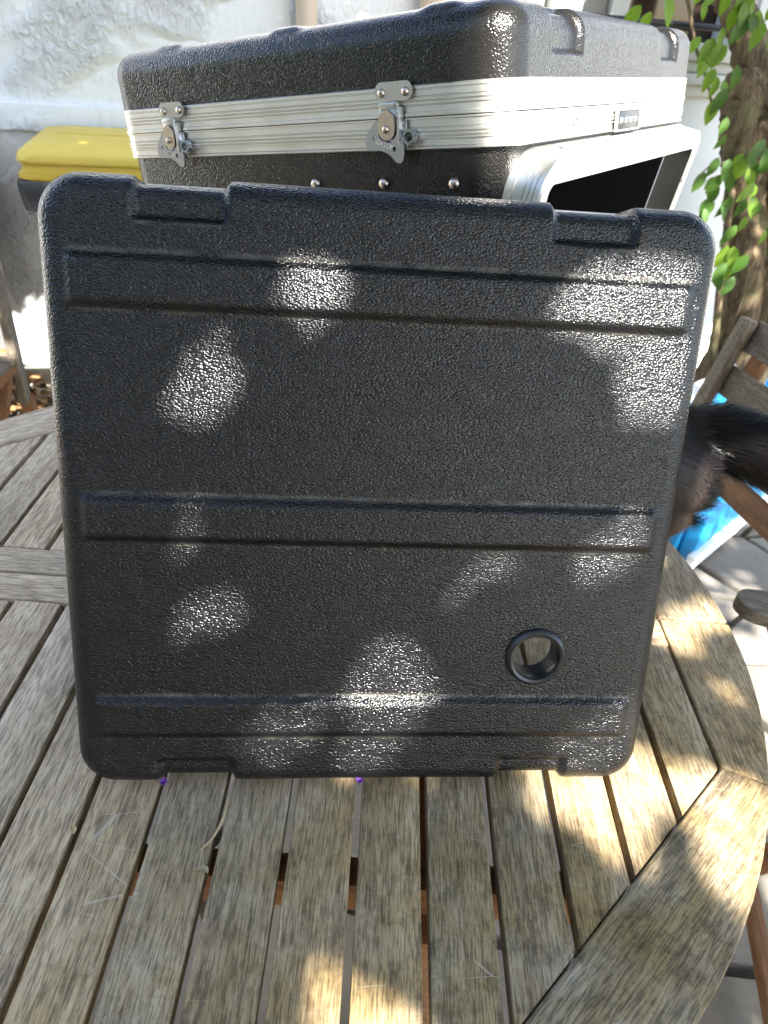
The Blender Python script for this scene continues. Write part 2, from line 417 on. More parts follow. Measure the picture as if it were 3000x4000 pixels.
# ------------------------------------------------------------------ setting: ground, paving, wall
mesh_pd('ground', [(-150, -150, -.045), (150, -150, -.045), (150, 150, -.045), (-150, 150, -.045)], [(0, 1, 2, 3)], M_GROUND, None, False)
tag(bpy.context.scene.objects['ground'], kind='structure')
pave = tag(mesh_pd('pavement', [(-4, -4, -.03), (5, -4, -.03), (5, 4.6, -.03), (-4, 4.6, -.03)], [(0, 1, 2, 3)], M_GROUND, None, False), kind='structure')
gp = {}
for i in range(14):
    for j in range(16):
        gp[i, j] = (-2.5 + i*.42 + rnd.uniform(-.12, .12) + (.2 if j % 2 else 0), -1.4 + j*.34 + rnd.uniform(-.10, .10))
for i in range(13):
    for j in range(15):
        q = [gp[i, j], gp[i+1, j], gp[i+1, j+1], gp[i, j+1]]
        c = np.mean(q, axis=0)
        if (np.array([c[0], c[1], 0]) - WA) @ WN < .2: continue
        pts = []
        for k in range(4):
            p = np.array(q[k]); d = c - p; d /= np.linalg.norm(d); pts.append(p + d*.016)
        mesh_bm('paving_stone', bm_poly(pts, -.05, rnd.uniform(-.006, .004), .008, 2), M_STONE, pave, True, 60)

# wall as a thing: render, plinth band, pipes, window
wall = empty('house_wall', tuple(WA), WROT); tag(wall, 'white rendered house wall with a horizontal ledge behind the bins', 'wall')
def wbox(name, s0, s1, z0, z1, o0, o1, mat, parent, bev=.004):
    return mesh_bm(name, bm_box(((s0+s1)/2, -(o0+o1)/2, (z0+z1)/2), (s1-s0, o1-o0, z1-z0), bev), mat, parent)
wbox('wall_render', -3.0, 2.02, -.05, 2.45, -.25, 0, M_WALL, wall, .002)
wbox('wall_render', 2.02, 6.0, -.05, 1.20, -.25, 0, M_TRIM, wall, .002)
wbox('wall_render', 3.02, 6.0, 1.20, 2.45, -.25, -.002, M_TRIM, wall, .002)
wbox('wall_render', 2.02, 3.02, 2.35, 2.45, -.25, -.002, M_WALL, wall, .002)
wbox('ledge', -3.0, 1.12, .957, 1.045, 0, .022, M_WALL, wall, .006)
wbox('skirting', -3.0, 2.0, -.05, .05, 0, .03, M_TRIM2, wall, .006)
for z0, z1, o in ((1.325, 1.385, .10), (1.285, 1.325, .06), (1.245, 1.285, .085), (1.20, 1.245, .04)):
    wbox('sill_moulding', 2.02, 3.06, z0, z1, -.03, o, M_TRIM2, wall, .012)
wbox('window_pane', 2.02, 3.02, 1.38, 2.35, -.22, -.20, M_GLASS, wall, 0)
wbox('window_reveal', 2.02, 2.13, 1.385, 2.35, -.2, -.06, M_CURTAIN, wall)
wbox('window_frame', 2.14, 2.27, 1.385, 2.35, -.19, -.02, M_TRIM, wall)
wbox('window_blind', 2.275, 2.40, 1.385, 2.35, -.19, -.08, M_CURTAIN, wall)
wbox('window_frame', 2.405, 2.48, 1.385, 2.35, -.19, -.05, M_TRIM2, wall)
wbox('window_frame', 2.96, 3.02, 1.385, 2.35, -.19, -.02, M_TRIM, wall)
for s0, s1 in ((1.167, 1.243), (1.612, 1.70)):
    V, F = lathe([((s1-s0)/2, -.05), ((s1-s0)/2, 2.42)], 24)
    V = V + np.array([(s0+s1)/2, -.055, 0])
    p = mesh_pd('drain_pipe', V, F, M_PIPE, None); p.matrix_world = wall.matrix_basis
    p.location = wall.location; p.rotation_euler = (0, 0, WROT)
    tag(p, 'beige plastic downpipe on the wall, ' + ('nearer the yellow bin' if s0 < 1.3 else 'nearer the window'), 'pipe', 'downpipes on the white wall')
rail = mesh_pd('hand_rail', *loft([np.column_stack([np.full(12, x), .011*np.cos(np.linspace(0, 2*np.pi, 12, False)), .011*np.sin(np.linspace(0, 2*np.pi, 12, False))]) for x in (0, 1.1)]), M_BLACKIRON)
rail.location = wallp(2.0, 1.435, .13); rail.rotation_euler = (0, 0, WROT)
tag(rail, 'thin black iron rail running in front of the window', 'rail')

# ------------------------------------------------------------------ garden table
TC = np.array([-.1736, .7008]); TROT = rad(1.2715)
AP, RO, SL, X0, RH = .5609, .6566, .06565, .2975, .0515
table = empty('garden_table', (TC[0], TC[1], TZ), TROT)
tag(table, 'round weathered slatted garden table carrying the black cases', 'table')
GAP = .0072
def yend(x): return min(AP, AP*math.sqrt(2) - abs(x)) - .0015
for k in range(-13, 4):
    xa, xb = X0 + k*SL + GAP/2, X0 + (k+1)*SL - GAP/2
    if xb < -AP or xa > AP: continue
    xa = max(xa, -AP+.002); xb = min(xb, AP-.002)
    if xb - xa < .012: continue
    kn = AP*(math.sqrt(2)-1)
    xs = sorted([xa, xb] + [q for q in (-kn, kn) if xa < q < xb])
    for sgn in (1, -1):
        top = [(x, sgn*yend(x)) for x in xs]
        y0 = sgn*(RH + .0015)
        if abs(top[0][1]) < RH+.01 and abs(top[-1][1]) < RH+.01: continue
        pts = [(xa, y0), (xb, y0)] + [p for p in top[::-1]]
        cx = (xa+xb)/2
        pts = [(x-cx, y) for x, y in pts]
        dz = rnd.uniform(-.0012, .0008)
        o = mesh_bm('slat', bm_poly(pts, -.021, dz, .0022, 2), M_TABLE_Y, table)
        o.location = (cx, 0, 0); o.rotation_euler = (0, rnd.uniform(-.006, .006), 0)
for sgn in (1, -1):
    pts = [(-AP+.002, sgn*.0022), (AP-.002, sgn*.0022), (AP-.002, sgn*(RH-.001)), (-AP+.002, sgn*(RH-.001))]
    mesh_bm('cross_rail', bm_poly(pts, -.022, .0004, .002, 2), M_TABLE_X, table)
def rim(a0, a1, b0=None, b1=None):
    """rim board between octagon corners at angles a0,a1 (degrees); own X along the straight inner edge"""
    am = (a0+a1)/2 if b0 is None else b0
    ca, sa = math.cos(rad(am)), math.sin(rad(am))
    rv = AP/math.cos(rad(22.5))
    inner = []
    for a in (a0, a1):
        d = abs(a-am); inner.append((AP/math.cos(rad(a-am))*math.cos(rad(a)), AP/math.cos(rad(a-am))*math.sin(rad(a))))
    outer = [(RO*math.cos(rad(a)), RO*math.sin(rad(a))) for a in np.linspace(a1, a0, 12)]
    pts = inner + outer
    g = .0009                                   # hairline joint at both ends
    c0, c1 = rad(a0), rad(a1)
    pts = [((x - g*math.sin(c0)*1) if i == 0 or i == len(pts)-1 else (x + g*math.sin(c1) if i in (1, 2) else x),
            (y + g*math.cos(c0)*1) if i == 0 or i == len(pts)-1 else (y - g*math.cos(c1) if i in (1, 2) else y)) for i, (x, y) in enumerate(pts)]
    # to local frame: X tangential, Y radial
    loc = [(-(x*sa) + y*ca, -(x*ca + y*sa - (AP+.045))) for x, y in pts]
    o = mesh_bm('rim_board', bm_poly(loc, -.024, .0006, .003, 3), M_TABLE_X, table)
    o.matrix_basis = Matrix(((-sa, -ca, 0, ca*(AP+.045)), (ca, -sa, 0, sa*(AP+.045)), (0, 0, 1, 0), (0, 0, 0, 1)))
    return o
for i in range(8):
    a = i*45
    if i in (0, 4):
        rim(a-22.5, a-.12, a); rim(a+.12, a+22.5, a)
    else: rim(a-22.5, a+22.5)
# under-frame: warm sheltered teak
for y in (-.36, -.12, .12, .36):
    L = .50 if abs(y) < .2 else .40
    mesh_bm('under_rail', bm_box((0, y, -.047), (2*L, .028, .048), .002), M_WARM_X, table)
for x in (-.24, .24):
    mesh_bm('under_beam', bm_box((x, 0, -.098), (.05, .8, .05), .002, Matrix.Rotation(0, 3, 'Z')), M_WARM_X, table)
for sx in (-1, 1):
    for sy in (-1, 1):
        mesh_bm('leg', bm_bar((sx*.24, sy*.30, -.09), (sx*.33, -sy*.34, -TZ), .05, .035, .004, (0, 1, 0)), M_WARM_Z, table)
for sy in (-1, 1):
    mesh_bm('stretcher', bm_box((0, sy*.33, -TZ+.05), (.72, .03, .045), .003), M_WARM_X, table)

# ------------------------------------------------------------------ moulded shells
def shell(W, H, R, r, D, step, disp, hole=None):
    T = (R-r) + r*math.pi/2 + (D-r); a, b = W/2-R, H/2-R
    us = np.linspace(-a-T, a+T, int(2*(a+T)/step)+1); ws = np.linspace(-b-T, b+T, int(2*(b+T)/step)+1)
    U, Wv = np.meshgrid(us, ws, indexing='ij')
    cx, cz = np.clip(U, -a, a), np.clip(Wv, -b, b); dx, dz = U-cx, Wv-cz
    t0 = np.hypot(dx, dz); t = np.minimum(t0, T); k = np.where(t0 > 1e-9, t0, 1); dx, dz = dx/k, dz/k
    th = np.clip((t-(R-r))/r, 0, math.pi/2)
    rho = np.where(t < R-r, t, (R-r)+r*np.sin(th)); dep = r*(1-np.cos(th)) + np.maximum(0, t-(R-r)-r*math.pi/2)
    x, z = cx+dx*rho, cz+dz*rho
    n = np.stack([dx*np.sin(th), dz*np.sin(th), -np.cos(th)], -1)
    dd, dust = disp(x, z, dep)
    P = np.stack([x, z, dep], -1) + n*dd[..., None]
    N1 = len(ws); I = np.arange(len(us)*N1).reshape(len(us), N1)
    q = np.stack([I[:-1, :-1], I[1:, :-1], I[1:, 1:], I[:-1, 1:]], -1).reshape(-1, 4)
    keep = ~((t0.ravel()[q] > T+1e-6).all(1))
    if hole is not None:
        hx, hz, hr = hole; rr = np.hypot(x-hx, z-hz).ravel(); keep &= ~((rr[q] < hr).any(1) & (dep.ravel()[q] < r).all(1))
    return P.reshape(-1, 3), q[keep], dust.ravel()
LW, LH = .5515, .5439
def lid_disp(x, z, dep):
    zz = z + LH/2
    d = np.zeros_like(x); dust = np.zeros_like(x)
    for z0, z1 in ((.447, .483), (.2535, .289), (.061, .0975)):
        e = .0045
        mx = sstep(-.256, -.246, x)*(1-sstep(.246, .256, x))
        d += .0058*sstep(z0-e, z0+e, zz)*(1-sstep(z1-e, z1+e, zz))*mx
        dust += np.exp(-((zz-z1-.0045)/.0013)**2)*mx*.55 + np.exp(-((zz-z0+.005)/.001)**2)*mx*.25
    for xa, xb in ((-.199, -.129), (.131, .198)):
        e = .0035
        mx = sstep(xa-e, xa+e, x)*(1-sstep(xb-e, xb+e, x))
        m = mx*np.maximum(sstep(.512-e, .512+e, zz), 1-sstep(.031-e, .031+e, zz))
        d -= .0062*m
        dust += np.exp(-((zz-.5085)/.001)**2)*mx*.5
    d += .0006*np.sin(x*13+1)*np.sin(z*11+.5)
    return d, np.clip(dust, 0, 1)
GX, GZ = .156, .144
P, Q, du = shell(LW, LH, .036, .021, .066, .002, lid_disp, (GX, GZ - LH/2, .0235))
lid = empty('case_lid', mat=MLID); tag(lid, 'black grained plastic case lid with three raised ribs leaning upright on the table', 'case lid')
Vl = np.column_stack([P[:, 0], P[:, 2]-.012, P[:, 1]+LH/2])
lp = mesh_np('lid_shell', Vl, Q, M_LID, lid, True, {'dust': du})
so_ = lp.modifiers.new('solid', 'SOLIDIFY'); so_.thickness = .0035; so_.offset = -1
# flip check: shell front must face -Y; solidify goes inwards
me = lp.data
if me.polygons[len(me.polygons)//2].normal.y > 0: me.flip_normals()
# aluminium valance at the back edge
prof = [(-.006, 0), (.0015, 0), (.0015, .004), (.0005, .0045), (.0005, .0055), (.0015, .006), (.0015, .011), (-.001, .0125), (-.006, .0125)]
V, F = sweep_rect(0, LH/2, LW-.0005, LH-.0005, .036, prof)
mesh_pd('aluminium_rim', np.column_stack([V[:, 0], V[:, 2]+.0525, V[:, 1]]), F, M_ALU, lid)
# rubber grommet
V, F = lathe([(.0212, .022), (.0208, .004), (.0212, -.001), (.0228, -.0042), (.0252, -.0052), (.0276, -.0040), (.0292, -.0016), (.0296, .0008), (.027, .004), (.026, .022)], 48, True)
mesh_pd('grommet', np.column_stack([V[:, 0]+GX, V[:, 2]-.012, V[:, 1]+GZ]), F, M_RUBBER, lid)

# ------------------------------------------------------------------ mixer case
case = empty('equipment_case', mat=MCASE); tag(case, 'big black equipment case with silver aluminium edging behind the lid', 'equipment case')
CT = .0595
def case_disp(x, y, dep):
    X = x - CL/2; Y = y + CM/2
    d = np.zeros_like(x); dust = np.zeros_like(x)
    top = 1 - sstep(.02, .04, dep)
    for x0, x1 in ((-.462, -.426), (-.284, -.248), (-.098, -.062)):
        e = .010
        d += .0028*sstep(x0-e, x0+e, X)*(1-sstep(x1-e, x1+e, X))*sstep(.010, .020, Y)*(1-sstep(CM-.02, CM-.01, Y))*top
    for ya, yb in ((.088, .160), (.432, .500)):
        e = .0035
        m = sstep(ya-e, ya+e, Y)*(1-sstep(yb-e, yb+e, Y))
        dd = sstep(CT-.0205+.003, CT-.0205-.003, dep)
        d -= .0065*m*np.maximum(sstep(-.034, -.028, X), sstep(CL-.034, CL-.028, -X))*dd
    d += .0006*np.sin(x*13+1)*np.sin(y*11+.5)
    return d, dust
P, Q, du = shell(CL-.004, CM-.004, .037, .026, CT+.004, .0025, case_disp)
Vc = np.column_stack([P[:, 0]-CL/2, P[:, 1]+CM/2, CT-P[:, 2]])
cl = mesh_np('case_top', Vc, Q, M_CASE, case, True, {'dust': du})
if cl.data.polygons[len(cl.data.polygons)//2].normal.z < 0: cl.data.flip_normals()
# aluminium edging, two mating extrusions
def gpr(pts): return pts
strip_hi = [(-.012, -.0002), (.0012, 0), (.0022, -.0008), (.0022, -.0030), (.0012, -.0034), (.0012, -.0042), (.0020, -.0046), (.0020, -.0088), (.0008, -.0092), (.0008, -.0100), (.0024, -.0104), (.0024, -.0122), (.0008, -.0126), (.0008, -.0134), (.0024, -.0138), (.0024, -.0154), (.0008, -.0158), (.0008, -.0166), (.0018, -.0170), (.0018, -.0216), (.0030, -.0222), (.0030, -.0252), (-.004, -.0254), (-.012, -.0254)]
strip_lo = [(-.012, -.0258), (-.004, -.0258), (.0026, -.0262), (.0026, -.0276), (.0014, -.0280), (.0014, -.0342), (.0004, -.0346), (.0004, -.0354), (.0024, -.0358), (.0024, -.0378), (.0006, -.0382), (.0006, -.0390), (.0024, -.0394), (.0024, -.0410), (.0006, -.0414), (.0006, -.0424), (.0024, -.0428), (.0024, -.0440), (.0010, -.0444), (.0010, -.0500), (.0004, -.0504), (.0020, -.0510), (.0020, -.0524), (.0012, -.0532), (-.012, -.0534)]
for nm, pr in (('edging_upper', strip_hi), ('edging_lower', strip_lo)):
    V, F = sweep_rect(-CL/2, CM/2, CL-.004, CM-.004, .038, pr[::-1], 12)
    o = mesh_pd(nm, V, F, M_ALU, case, True, 25)
# base: loft from the slanted rim down to the table
def down_to_table(p, lean):
    d = np.array([lean, 0, -1.]); zt = TZ + .003
    p = np.array(p); z0 = casew(*p)[2]; dz = (CR @ d)[2]
    return p + d*((zt - z0)/dz)
top = rrect(-CL/2, CM/2, CL-.010, CM-.010, .036, 8)
LEAN = -math.tan(rad(15))
bot = []
for x, y in top:
    wgt = (x + CL)/CL
    bot.append(down_to_table((x, y, -CH), LEAN*wgt + .05*(1-wgt)))
topr = [(x, y, -CH+.004) for x, y in top]
V, F = loft([bot, topr])
base = mesh_pd('case_base', V, F, M_CASE, case)
# rack opening cut into the right-hand face
th = rad(15); fv = np.array([-math.sin(th), 0, -math.cos(th)]); fn = np.array([math.cos(th), 0, -math.sin(th)])
FO = np.array([-.004, 0, -.0565])
def frp(y, v, n): return FO + np.array([0, y, 0]) + fv*v + fn*n
FY0, FY1, FV0, FV1 = .030, .598, .002, .44
cv = [frp(y, v, n) for n in (-.32, .05) for (y, v) in ((FY0+.02, FV0+.024), (FY1-.04, FV0+.024), (FY1-.04, FV1-.03), (FY0+.02, FV1-.03))]
cut = mesh_pd('cutter', cv, [(0, 1, 2, 3), (4, 7, 6, 5), (0, 4, 5, 1), (1, 5, 6, 2), (2, 6, 7, 3), (3, 7, 4, 0)], M_DARKIN, case, False)
bo = base.modifiers.new('cut', 'BOOLEAN'); bo.operation = 'DIFFERENCE'; bo.object = cut; bo.solver = 'EXACT'
bpy.context.view_layer.update()
ev = base.evaluated_get(bpy.context.evaluated_depsgraph_get()); nm_ = bpy.data.meshes.new_from_object(ev)
base.modifiers.clear(); old = base.data; base.data = nm_; bpy.data.meshes.remove(old); bpy.data.objects.remove(cut)
if len(nm_.materials) < 2: nm_.materials.append(M_DARKIN)
for p in nm_.polygons:
    c = np.array(p.center) - FO
    if c @ fn < -.012 and FY0+.01 < c[1] < FY1-.02 and FV0+.01 < c @ fv < FV1-.01: p.material_index = 1
# frame of the opening
fprof = [(-.024, .030), (-.003, .032), (0, .030), (0, .0255), (-.0012, .0250), (-.0012, .0240), (0, .0235), (0, .0205), (-.0012, .0200), (-.0012, .0190), (0, .0185), (0, .0155), (-.0012, .0150), (-.0012, .0140), (0, .0135), (0, .004), (.0015, .0035), (.0015, -.006), (-.022, -.006), (-.022, .027), (-.024, .027)]
V, F = sweep_rect((FY0+FY1)/2, (FV0+FV1)/2, FY1-FY0, FV1-FV0, .034, fprof, 10)
V = np.array([frp(y, v, n) for y, v, n in V])
frame = mesh_pd('rack_frame', V, F, M_ALU, case, True, 30)
V, F = sweep_rect((FY0+FY1)/2, (FV0+FV1)/2, FY1-FY0-.046, FV1-FV0-.046, .012, [(0, .0275), (0, .030), (-.014, .030), (-.014, .0275)], 6)
def dome(name, M, r, h, mat, parent, slot=False):
    V, F = lathe([(r, -.001), (r, .0003), (r*.92, h*.45), (r*.66, h*.82), (r*.3, h), (.0001, h*1.02)], 16)
    V = np.column_stack([V, np.ones(len(V))]) @ np.array(M).T
    return mesh_pd(name, V[:, :3], F, mat, parent, True, 60)
def basis(o, n, u):
    n = np.array(n, float); n /= np.linalg.norm(n); u = np.array(u, float); u = u - n*(u@n); u /= np.linalg.norm(u); x = np.cross(u, n)
    return np.array([[x[i], u[i], n[i], o[i]] for i in range(3)] + [[0, 0, 0, 1]])
for i, y in enumerate((.10, .24, .38, .52)):
    dome('screw', basis(frp(y, FV0-.0005, .012), -fv, (0, 1, 0)), .0042, .0018, M_STEEL, frame)
for v in (.05, .20, .35):
    dome('screw', basis(frp(FY0-.0005, v, .010), (0, -1, 0), (0, 0, 1)), .0042, .002, M_STEEL, frame)
    dome('screw', basis(frp(FY1-.018, v+.02, .030), fn, (0, 0, 1)), .0042, .002, M_STEEL, frame)
# rivets on the left-hand face
for x in (-.230, -.140, -.0585):
    dome('rivet', basis((x, .0035, -.083), (0, -1, 0), (0, 0, 1)), .0058, .0042, M_RIVET, case)
for y in (.154, .472):
    dome('screw', basis((.0005, y, -.0405), (1, 0, 0), (0, 0, 1)), .005, .002, M_STEEL, case)
# recessed lock plate in the lower edging
lk = mesh_bm('lock_plate', bm_box((.0016, .308, -.0425), (.004, .075, .019), .001), M_BLACKIRON, case)
for y in (.283, .300, .317, .334):
    dome('stud', basis((.0034, y, -.0425), (1, 0, 0), (0, 0, 1)), .0042, .002, M_STEEL, lk)
for i in range(2):
    mesh_bm('lock_rim', bm_box((.0030, .308, -.0425 + (.0105 if i else -.0105)), (.004, .081, .0022), .0006), M_ALU, lk)
for i in range(2):
    mesh_bm('lock_rim', bm_box((.0030, .308 + (.0395 if i else -.0395), -.0425), (.004, .0022, .0188), .0006), M_ALU, lk)

# butterfly latches on the left-hand face (own frame: X right, Z up, Y towards the case)
def plate(outline, y0, y1, mat, parent, name, bev=.0007, holes=()):
    b = bmesh.new()
    vs_ = [b.verts.new((x, y0, z)) for x, z in outline]
    es = [b.edges.new((vs_[i], vs_[(i+1) % len(vs_)])) for i in range(len(vs_))]
    for hx, hz, hr in holes:
        hv = [b.verts.new((hx+hr*math.cos(a), y0, hz+hr*math.sin(a))) for a in np.linspace(0, 2*np.pi, 14, endpoint=False)]
        es += [b.edges.new((hv[i], hv[(i+1) % 14])) for i in range(14)]
    bmesh.ops.triangle_fill(b, edges=es, use_beauty=True, use_dissolve=False)
    fs = list(b.faces)
    r = bmesh.ops.extrude_face_region(b, geom=fs)
    bmesh.ops.translate(b, verts=[v for v in r['geom'] if isinstance(v, bmesh.types.BMVert)], vec=(0, y1-y0, 0))
    return mesh_bm(name, b, mat, parent, True, 35)
def smooth_closed(ctrl, n=8):
    c = np.array(ctrl, float); m = len(c); out = []
    for i in range(m):
        p0, p1, p2, p3 = c[i-1], c[i], c[(i+1) % m], c[(i+2) % m]
        for k in range(n):
            u = k/n; out.append(.5*((2*p1)+(-p0+p2)*u+(2*p0-5*p1+4*p2-p3)*u*u+(-p0+3*p1-3*p2+p3)*u**3))
    return np.array(out)
def latch(x, turn, lettering):
    L = bpy.data.objects.new('butterfly_latch', bpy.data.meshes.new('butterfly_latch')); link(L, case); L.location = (x, -.0005, 0)
    # body of the latch: keeper plate with two rivets
    kp = [(px, pz) for px, pz in rrect(0, -.0035, .0415, .0155, .0068, 6)]
    b = bmesh.new()
    f = b.faces.new([b.verts.new((px, -.0022, pz)) for px, pz in kp])
    r = bmesh.ops.extrude_face_region(b, geom=[f]); bmesh.ops.translate(b, verts=[v for v in r['geom'] if isinstance(v, bmesh.types.BMVert)], vec=(0, -.0018, 0))
    bmesh.ops.recalc_face_normals(b, faces=b.faces)
    b.to_mesh(L.data); b.free(); L.data.materials.append(M_STEEL3); L['label'] = 'zinc plated butterfly latch with riveted keeper'
    for sx in (-1, 1):
        dome('rivet', basis((sx*.0135, -.0040, -.0045), (0, -1, 0), (0, 0, 1)), .0040, .0030, M_RIVET, L)
    # hook tongue: folded strip going down over the keeper
    mesh_bm('hook', bm_box((-.0035, -.0062, -.0150), (.0205, .0060, .0050), .0010), M_STEEL, L)
    mesh_bm('tongue', bm_box((-.0035, -.0050, -.0265), (.0230, .0030, .0190), .0008), M_STEEL, L)
    mesh_bm('side_flange', bm_box((.0088, -.0065, -.0320), (.0020, .0080, .0310), .0006), M_STEEL, L)
    mesh_bm('backing_dish', bm_box((-.002, -.0026, -.040), (.030, .0018, .026), .0006), M_STEEL, L)
    # pivot cam and pin
    P_ = bpy.data.objects.new('turn', None)
    oc = smooth_closed([(0, .0100), (.0068, .0050), (.0078, -.0050), (.0040, -.0100), (-.0030, -.0105), (-.0078, -.0050), (-.0070, .0050)], 5)
    c = plate([(px*1.2-.0055, pz*1.2-.0305) for px, pz in oc], -.0072, -.0102, M_RIVET, L, 'cam')
    dome('pin', basis((-.0062, -.0100, -.0345), (0, -1, 0), (0, 0, 1)), .0036, .0030, M_RIVET, L)
    # butterfly paddle
    ca, sa = math.cos(turn), math.sin(turn)
    ctrl = [(px*1.22, pz*1.12) for px, pz in [(-.0105, .0045), (-.0185, -.0055), (-.0210, -.0135), (-.0170, -.0190), (-.0060, -.0185), (.0030, -.0215), (.0090, -.0265), (.0140, -.0265), (.0160, -.0215), (.0155, -.0120), (.0120, -.0020), (.0092, -.0005), (.0085, -.0055), (.0045, -.0110), (-.0010, -.0120), (-.0065, -.0095), (-.0085, -.0040), (-.0085, .0020)]]
    oc = smooth_closed(ctrl, 5)
    hol = [(-.0150, -.0100, .0022), (.0085, -.0185, .0022)]
    def tr(q): return (q[0]*ca - q[1]*sa - .0050, q[0]*sa + q[1]*ca - .0325)
    pd = plate([tr(q) for q in oc], -.0075, -.0092, M_STEEL2, L, 'paddle', 0, [(*tr(h[:2]), h[2]) for h in hol])
    if lettering:
        cu = bpy.data.curves.new('t', 'FONT'); cu.body = 'GATOR'; cu.size = .0062; cu.extrude = .00025; cu.align_x = 'CENTER'; cu.space_character = .95
        to = bpy.data.objects.new('t', cu); COL.objects.link(to); bpy.context.view_layer.update()
        tm = bpy.data.meshes.new_from_object(to.evaluated_get(bpy.context.evaluated_depsgraph_get()))
        bpy.data.objects.remove(to); tm.materials.clear(); tm.materials.append(M_RIVETL)
        o = link(bpy.data.objects.new('embossed_lettering', tm), pd)
        a = turn + rad(-14); p = tr((-.0030, -.0172))
        o.matrix_basis = Matrix.Translation((p[0], -.0094, p[1])) @ Matrix.Rotation(rad(90), 4, 'X') @ Matrix.Rotation(a, 4, 'Z')
    # spring barrel at the right
    V, F = lathe([(.0060, 0), (.0060, .0090), (.0042, .0090), (.0040, .003)], 20)
    Mb = basis((.0175, -.0020, -.0425), (0.25, -1, .1), (0, 0, 1))
    V = np.column_stack([V, np.ones(len(V))]) @ Mb.T
    mesh_pd('barrel', V[:, :3], F, M_STEEL, L, True, 40)
    V, F = lathe([(.0072, .002), (.0072, .0045), (.0062, .0045), (.0062, .002)], 20, True)
    V = np.column_stack([V, np.ones(len(V))]) @ Mb.T
    mesh_pd('spring_coil', V[:, :3], F, M_STEEL, L, True, 40)
    return L
M_STEEL3 = m_simple('zinc_plate', (.46, .46, .46), .34, 1)
M_STEEL2 = m_simple('dull_plated_steel', (.36, .37, .40), .36, 1)
M_RIVETL = m_simple('bright_steel_emboss', (.80, .80, .80), .3, 1)
latch(-.119, rad(-4), True)
latch(-.433, rad(-2), True)

# ------------------------------------------------------------------ bins
def bin_(s, off, lidmat, name, label):
    o = empty(name, tuple(wallp(s, 0, off)), WROT)
    tag(o, label, 'bin', 'wheelie bins by the wall')
    def rings(spec): return [np.column_stack([rrect(0, cy, w, d, R, 6), np.full(28, z)]) for z, w, d, R, cy in spec]
    V, F = loft(rings([(.03, .25, .34, .05, .03), (.06, .26, .36, .05, .03), (.80, .345, .42, .05, .03), (.81, .35, .425, .05, .03)]))
    mesh_pd('body', V, F, M_BIN, o)
    V, F = loft(rings([(.812, .455, .52, .045, 0), (.818, .475, .545, .045, 0), (.875, .49, .56, .045, 0), (.893, .49, .56, .045, 0), (.905, .48, .55, .045, 0)]))
    mesh_pd('rim', V, F, M_BIN, o)
    V, F = loft(rings([(.9055, .46, .54, .05, -.004), (.910, .474, .55, .05, -.004), (.922, .474, .55, .05, -.004), (.926, .455, .53, .05, -.002), (.950, .452, .525, .05, 0), (.955, .468, .548, .05, -.004), (.962, .470, .550, .05, -.004), (.976, .464, .538, .06, 0), (.990, .43, .49, .08, 0), (.996, .30, .34, .08, 0)]))
    l = mesh_pd('bin_lid', V, F, lidmat, o, True, 50)
    mesh_bm('lid_rib', bm_box((0, .02, .994), (.30, .012, .010), .003), lidmat, l)
    mesh_bm('handle', bm_bar((-.2, .30, .93), (.2, .30, .93), .03, .03, .01), M_BIN, o)
    for sx in (-1, 1):
        V, F = lathe([(.02, -.025), (.095, -.025), (.1, -.015), (.1, .015), (.095, .025), (.02, .025)], 24)
        mesh_pd('wheel', np.column_stack([V[:, 2]+sx*.10, V[:, 0]+.22, V[:, 1]+.1]), F, M_BLACKIRON, o)
    return o
bin_(.515, .335, M_YELLOW, 'wheelie_bin', 'dark grey wheelie bin with a yellow lid behind the case')
bin_(-.15, .30, M_BIN, 'wheelie_bin', 'all dark wheelie bin at the left edge beside the yellow lidded one')

